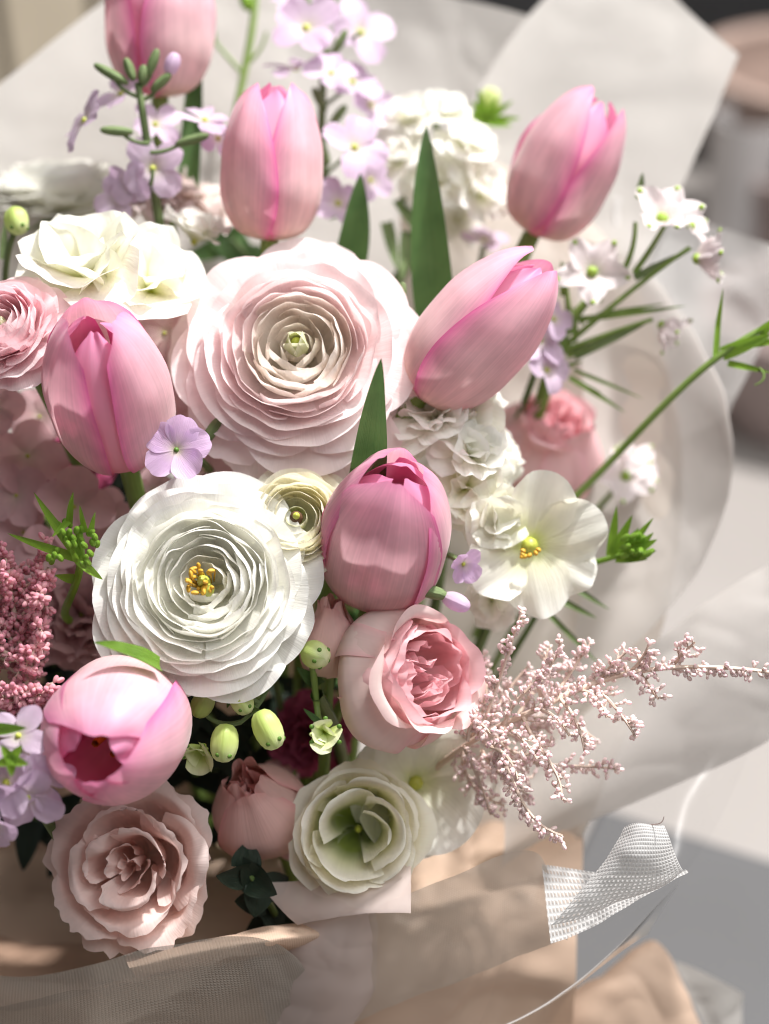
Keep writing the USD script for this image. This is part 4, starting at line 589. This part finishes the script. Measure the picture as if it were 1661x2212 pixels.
# ------------------------------------------------------------------ waxflower sprig at the right
t = Thing('waxflower_sprig', 'sprig of white pink waxflowers with green tipped petals at the upper right', 'waxflower', frame(P(1200, 800, -.08), TO))
twig(t, [(1120, 980, -.10), (1180, 830, -.085), (1215, 730, -.075), (1260, 660, -.07), (1330, 600, -.065)], [.0034, .0032, .0022, .0014], STEM, n=24)
for pts in ([(1205, 760, -.078), (1300, 680, -.07), (1400, 600, -.062), (1490, 535, -.055)], [(1330, 610, -.066), (1365, 540, -.062), (1372, 480, -.06)], [(1370, 590, -.063), (1410, 530, -.06), (1440, 480, -.058)], [(1230, 720, -.075), (1225, 640, -.07), (1215, 570, -.07)], [(1215, 760, -.078), (1320, 720, -.07), (1410, 690, -.065)], [(1270, 655, -.07), (1280, 620, -.066), (1282, 600, -.064)]): twig(t, pts, [.0014, .0009], STEM, 'twig', 14)
for b, e, w, bd in (((1250, 690, -.072), (1485, 660, -.06), 15, -.05), ((1290, 680, -.07), (1440, 655, -.065), 11, -.03), ((1240, 770, -.075), (1395, 700, -.065), 22, .03), ((1230, 815, -.078), (1352, 892, -.07), 15, .02), ((1240, 800, -.078), (1390, 862, -.07), 10, .03), ((1380, 430, -.062), (1388, 372, -.06), 20, 0), ((1215, 640, -.07), (1212, 560, -.07), 13, 0), ((1370, 600, -.063), (1500, 535, -.055), 20, -.04), ((1240, 740, -.075), (1245, 660, -.07), 14, .05), ((1225, 770, -.076), (1290, 740, -.07), 14, 0), ((1250, 830, -.078), (1300, 850, -.072), 12, 0), ((1200, 800, -.08), (1260, 780, -.075), 14, .05), ((1260, 700, -.073), (1230, 660, -.07), 12, .02), ((1300, 650, -.07), (1260, 640, -.066), 11, 0)): strap(t, b, e, w, GREY if w > 18 else STEM, rng, bend=bd)
def wax(x, y, r, axis, d, n=5, droop=-12, up=30, ang=None):
    h = floret(t, (x, y, d), axis, r, WAX, rng, n, 'flower_heart', up=up, droop=droop, W=.40, tipd=.5, tip_p=1.7, centre=SPOTL, eye=.15, ruf=.07, spin=0, angles=ang)
    R = sz(r, d)
    for q, nn in t.tips: t.part('petal_tip', xform(egg(.075 * R, .09 * R, 8), frame(q - nn * .03 * R, nn, 0, np.array([.3, .5, .8]))), SPOTL, h)
wax(1428, 478, 92, (.05, .55, .75), -.055, 5, 5, 45, (20, 95, 160, 225, 330)); wax(1278, 590, 86, (-.02, .18, .95), -.062, 5, -5, 30); wax(1500, 560, 84, (.95, .05, .2), -.055, 5, 30, 62); wax(1425, 700, 70, (.7, -.55, .3), -.07, 4, 30, 60); wax(1490, 490, 60, (.7, .4, .5), -.06, 4)
t = Thing('waxflower_sprig', 'far blurred pink waxflowers below the long bare green stem', 'waxflower', frame(P(1370, 1040, -.10), TO))
wax(1350, 1030, 74, (.1, .3, .9), -.095); wax(1375, 1000, 60, (.4, .4, .8), -.10, 4); twig(t, [(1350, 1035, -.10), (1250, 1150, -.115), (1100, 1400, -.13)], [.0012, .0018], STEM)

# ------------------------------------------------------------------ astilbe plumes
def astilbe(label, main, branches, bm, seed, br=8.6, step=9, thick=.0015):
    rng = np.random.default_rng(seed); t = Thing('astilbe', label, 'astilbe', frame(P(*main[0]), TO), 'astilbe plumes in the bouquet')
    twig(t, main, [thick, thick * .75, thick * .45], ASTST, n=30)
    be = egg(1.0, 1.0, 7, .8)
    for bi, pts in enumerate([main[len(main) // 2 - 1:]] + branches):
        c = np.array([P(*q) for q in pts]); s = np.concatenate([[0], np.cumsum(np.linalg.norm(np.diff(c, axis=0), axis=1))]); L = s[-1]
        cs = CubicSpline(s, c) if len(c) > 2 else (lambda q, c=c, L=L: c[0] + (c[1] - c[0]) * (np.asarray(q) / L)[..., None])
        p = t.part('branch', tube(cs(np.linspace(0, L, 16)), [.0008, .0004], 5, None), ASTST, world=True)
        bits, stalks = [], []; n = max(4, int(L / (step * S0)))
        for k in range(n):
            q = (k + .5) / n; pos = cs(np.array([q * L]))[0]; dirn = unit(cs(np.array([min(q * L + .002, L)]))[0] - cs(np.array([max(q * L - .002, 0)]))[0])
            side = unit(np.cross(dirn, rng.normal(size=3))); reach = S0 * (24 * (1 - .6 * q) + 7) * rng.uniform(.8, 1.2) * (1 if bi else .9); ped = dirn * .6 + side
            tip_ = pos + unit(ped) * reach; stalks.append(tube([pos, (pos + tip_) / 2 + dirn * .0004, tip_], [.0003, .00022], 4, 4))
            for j in range(4 if reach > 14 * S0 else 2):
                f_ = 1 - .26 * j; o = pos + (tip_ - pos) * f_; ax = unit(ped * .8 + rng.normal(size=3) * .55 + (0 if j == 0 else 1) * np.cross(dirn, side) * (1 if j == 1 else -1) * 1.1)
                rr = S0 * br * .5 * rng.uniform(.8, 1.15); hh = rr * rng.uniform(2.6, 3.3); F = frame(o, ax)
                F[:3, 0] *= rr; F[:3, 1] *= rr; F[:3, 2] *= hh; bits.append(xform(be, F))
        t.part('pedicel', join(stalks), ASTST, p, stuff=True, world=True); t.part('bud', join(bits), bm, p, stuff=True, world=True)
    return t
AB = [[(1030, 1600, .0), (1075, 1480, .002), (1105, 1390, .004), (1125, 1322, .006)], [(1090, 1565, .0), (1150, 1480, .004), (1195, 1430, .006), (1212, 1388, .008)], [(1190, 1515, -.004), (1235, 1450, -.006), (1275, 1390, -.006)], [(1290, 1475, .0), (1330, 1430, .004), (1362, 1400, .006)], [(1350, 1460, .0), (1385, 1425, .006), (1400, 1395, .01)], [(1380, 1452, .0), (1405, 1485, .006), (1422, 1510, .010)], [(1450, 1444, .0), (1478, 1410, .006), (1500, 1388, .01)],
  [(1060, 1600, .0), (1100, 1670, .004), (1140, 1750, .008), (1215, 1805, .012)], [(1130, 1550, .0), (1170, 1620, .006), (1205, 1680, .010), (1214, 1728, .012)], [(1210, 1510, .002), (1245, 1560, .008), (1262, 1622, .010)], [(1280, 1480, .002), (1330, 1530, .008), (1372, 1590, .012)], [(1060, 1610, -.012), (1170, 1650, -.012), (1250, 1655, -.010), (1335, 1662, -.008)], [(1010, 1600, .0), (1030, 1560, .006), (1060, 1585, .010)], [(1080, 1570, .0), (1120, 1590, .008), (1160, 1640, .012)],
  [(1040, 1600, -.02), (1080, 1520, -.022), (1140, 1440, -.022)], [(1120, 1545, -.015), (1180, 1470, -.02), (1240, 1430, -.02)], [(1000, 1610, -.01), (1040, 1700, -.012), (1060, 1760, -.012)], [(1040, 1620, -.015), (1100, 1690, -.016), (1150, 1720, -.016)], [(1000, 1620, -.02), (1010, 1680, -.02), (1090, 1740, -.02)], [(1070, 1590, -.01), (1130, 1630, -.01), (1190, 1600, -.01)], [(1150, 1530, .0), (1200, 1550, .008), (1230, 1590, .01)], [(1240, 1490, .0), (1290, 1510, .008), (1310, 1550, .012)], [(1020, 1590, -.02), (1050, 1470, -.02), (1040, 1420, -.022)], [(1170, 1520, -.01), (1170, 1450, -.01), (1190, 1400, -.01)], [(1050, 1610, .004), (1100, 1640, .01), (1120, 1700, .014)], [(980, 1620, -.02), (1060, 1660, -.025), (1150, 1680, -.025)], [(1000, 1590, -.025), (1080, 1590, -.03), (1180, 1570, -.03)], [(1100, 1560, -.02), (1220, 1560, -.025), (1290, 1600, -.02)]]
astilbe('pale pink astilbe plume reaching out to the right edge', [(850, 1750, -.09), (985, 1625, -.02), (1080, 1568, -.006), (1160, 1532, .0), (1300, 1470, .002), (1440, 1443, .006), (1560, 1442, .010), (1665, 1452, .012)], AB, ASTB, 51)
LB = []
_r = np.random.default_rng(52)
for k in range(17):
    y = 1215 + k * 16; s = 1 if k % 2 else -1; LB.append([(20 + k * 2, y + 20, .0), (20 + s * _r.uniform(28, 52), y - _r.uniform(0, 25), .01 * _r.uniform(-1, 2)), (22 + s * _r.uniform(60, 85), y - _r.uniform(20, 60), .01 * _r.uniform(-1, 2.2))])
astilbe('dense rose pink astilbe plume at the left edge', [(70, 1560, -.02), (50, 1440, .0), (30, 1320, .004), (8, 1180, .006)], LB, ASTD, 53, br=11, step=8)
LC = [[(30 + k * 6, 1545, .01), (10 + k * 14, 1515 - _r.uniform(0, 15), .018), (-5 + k * 18, 1490 + _r.uniform(-15, 25), .022)] for k in range(7)]
astilbe('small pink astilbe tuft above the blurred lilac stock at the left', [(60, 1640, -.01), (50, 1590, .0), (45, 1550, .006), (45, 1490, .012)], LC, ASTD, 54, br=11, step=8)

# ------------------------------------------------------------------ dark foliage between the flowers
FG = 'dark leafy sprigs filling the bouquet'
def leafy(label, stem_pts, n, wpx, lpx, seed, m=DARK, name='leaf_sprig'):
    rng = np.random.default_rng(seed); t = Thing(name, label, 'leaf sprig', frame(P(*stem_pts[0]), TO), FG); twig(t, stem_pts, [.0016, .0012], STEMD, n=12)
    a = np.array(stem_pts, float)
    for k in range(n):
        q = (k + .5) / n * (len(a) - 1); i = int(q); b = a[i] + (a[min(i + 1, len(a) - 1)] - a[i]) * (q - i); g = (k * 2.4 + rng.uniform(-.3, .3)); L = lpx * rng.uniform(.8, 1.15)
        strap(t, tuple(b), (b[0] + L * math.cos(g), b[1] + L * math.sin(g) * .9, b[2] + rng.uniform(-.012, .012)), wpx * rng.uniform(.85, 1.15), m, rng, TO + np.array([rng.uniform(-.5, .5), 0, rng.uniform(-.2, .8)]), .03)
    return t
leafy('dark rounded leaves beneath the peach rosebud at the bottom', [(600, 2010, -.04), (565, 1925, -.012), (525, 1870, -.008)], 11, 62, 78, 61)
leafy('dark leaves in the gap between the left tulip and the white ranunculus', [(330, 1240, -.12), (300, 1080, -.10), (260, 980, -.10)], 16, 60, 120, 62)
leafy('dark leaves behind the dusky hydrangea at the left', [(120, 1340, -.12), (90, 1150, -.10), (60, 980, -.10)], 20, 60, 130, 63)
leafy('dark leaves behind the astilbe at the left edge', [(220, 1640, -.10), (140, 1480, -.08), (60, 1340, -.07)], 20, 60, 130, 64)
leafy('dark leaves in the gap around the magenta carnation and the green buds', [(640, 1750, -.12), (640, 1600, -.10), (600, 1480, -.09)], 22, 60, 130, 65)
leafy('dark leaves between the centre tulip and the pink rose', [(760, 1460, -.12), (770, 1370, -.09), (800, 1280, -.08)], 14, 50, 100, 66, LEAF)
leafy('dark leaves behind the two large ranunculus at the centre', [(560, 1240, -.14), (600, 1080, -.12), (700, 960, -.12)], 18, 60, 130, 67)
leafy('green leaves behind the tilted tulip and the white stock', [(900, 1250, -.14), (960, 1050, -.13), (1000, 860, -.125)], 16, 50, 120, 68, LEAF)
leafy('added sun blocking dark leaves hanging under the blurred foreground tulip', [(330, 1760, -.10), (280, 1620, -.07), (180, 1520, -.05)], 22, 70, 150, 70)  # added sprig that keeps sun off the lining below
leafy('added dark leaves deepening the gap behind the dusty pink lisianthus', [(420, 1980, -.11), (250, 1850, -.08), (60, 1760, -.07)], 20, 70, 140, 71)  # added sprig that darkens the lower left interior
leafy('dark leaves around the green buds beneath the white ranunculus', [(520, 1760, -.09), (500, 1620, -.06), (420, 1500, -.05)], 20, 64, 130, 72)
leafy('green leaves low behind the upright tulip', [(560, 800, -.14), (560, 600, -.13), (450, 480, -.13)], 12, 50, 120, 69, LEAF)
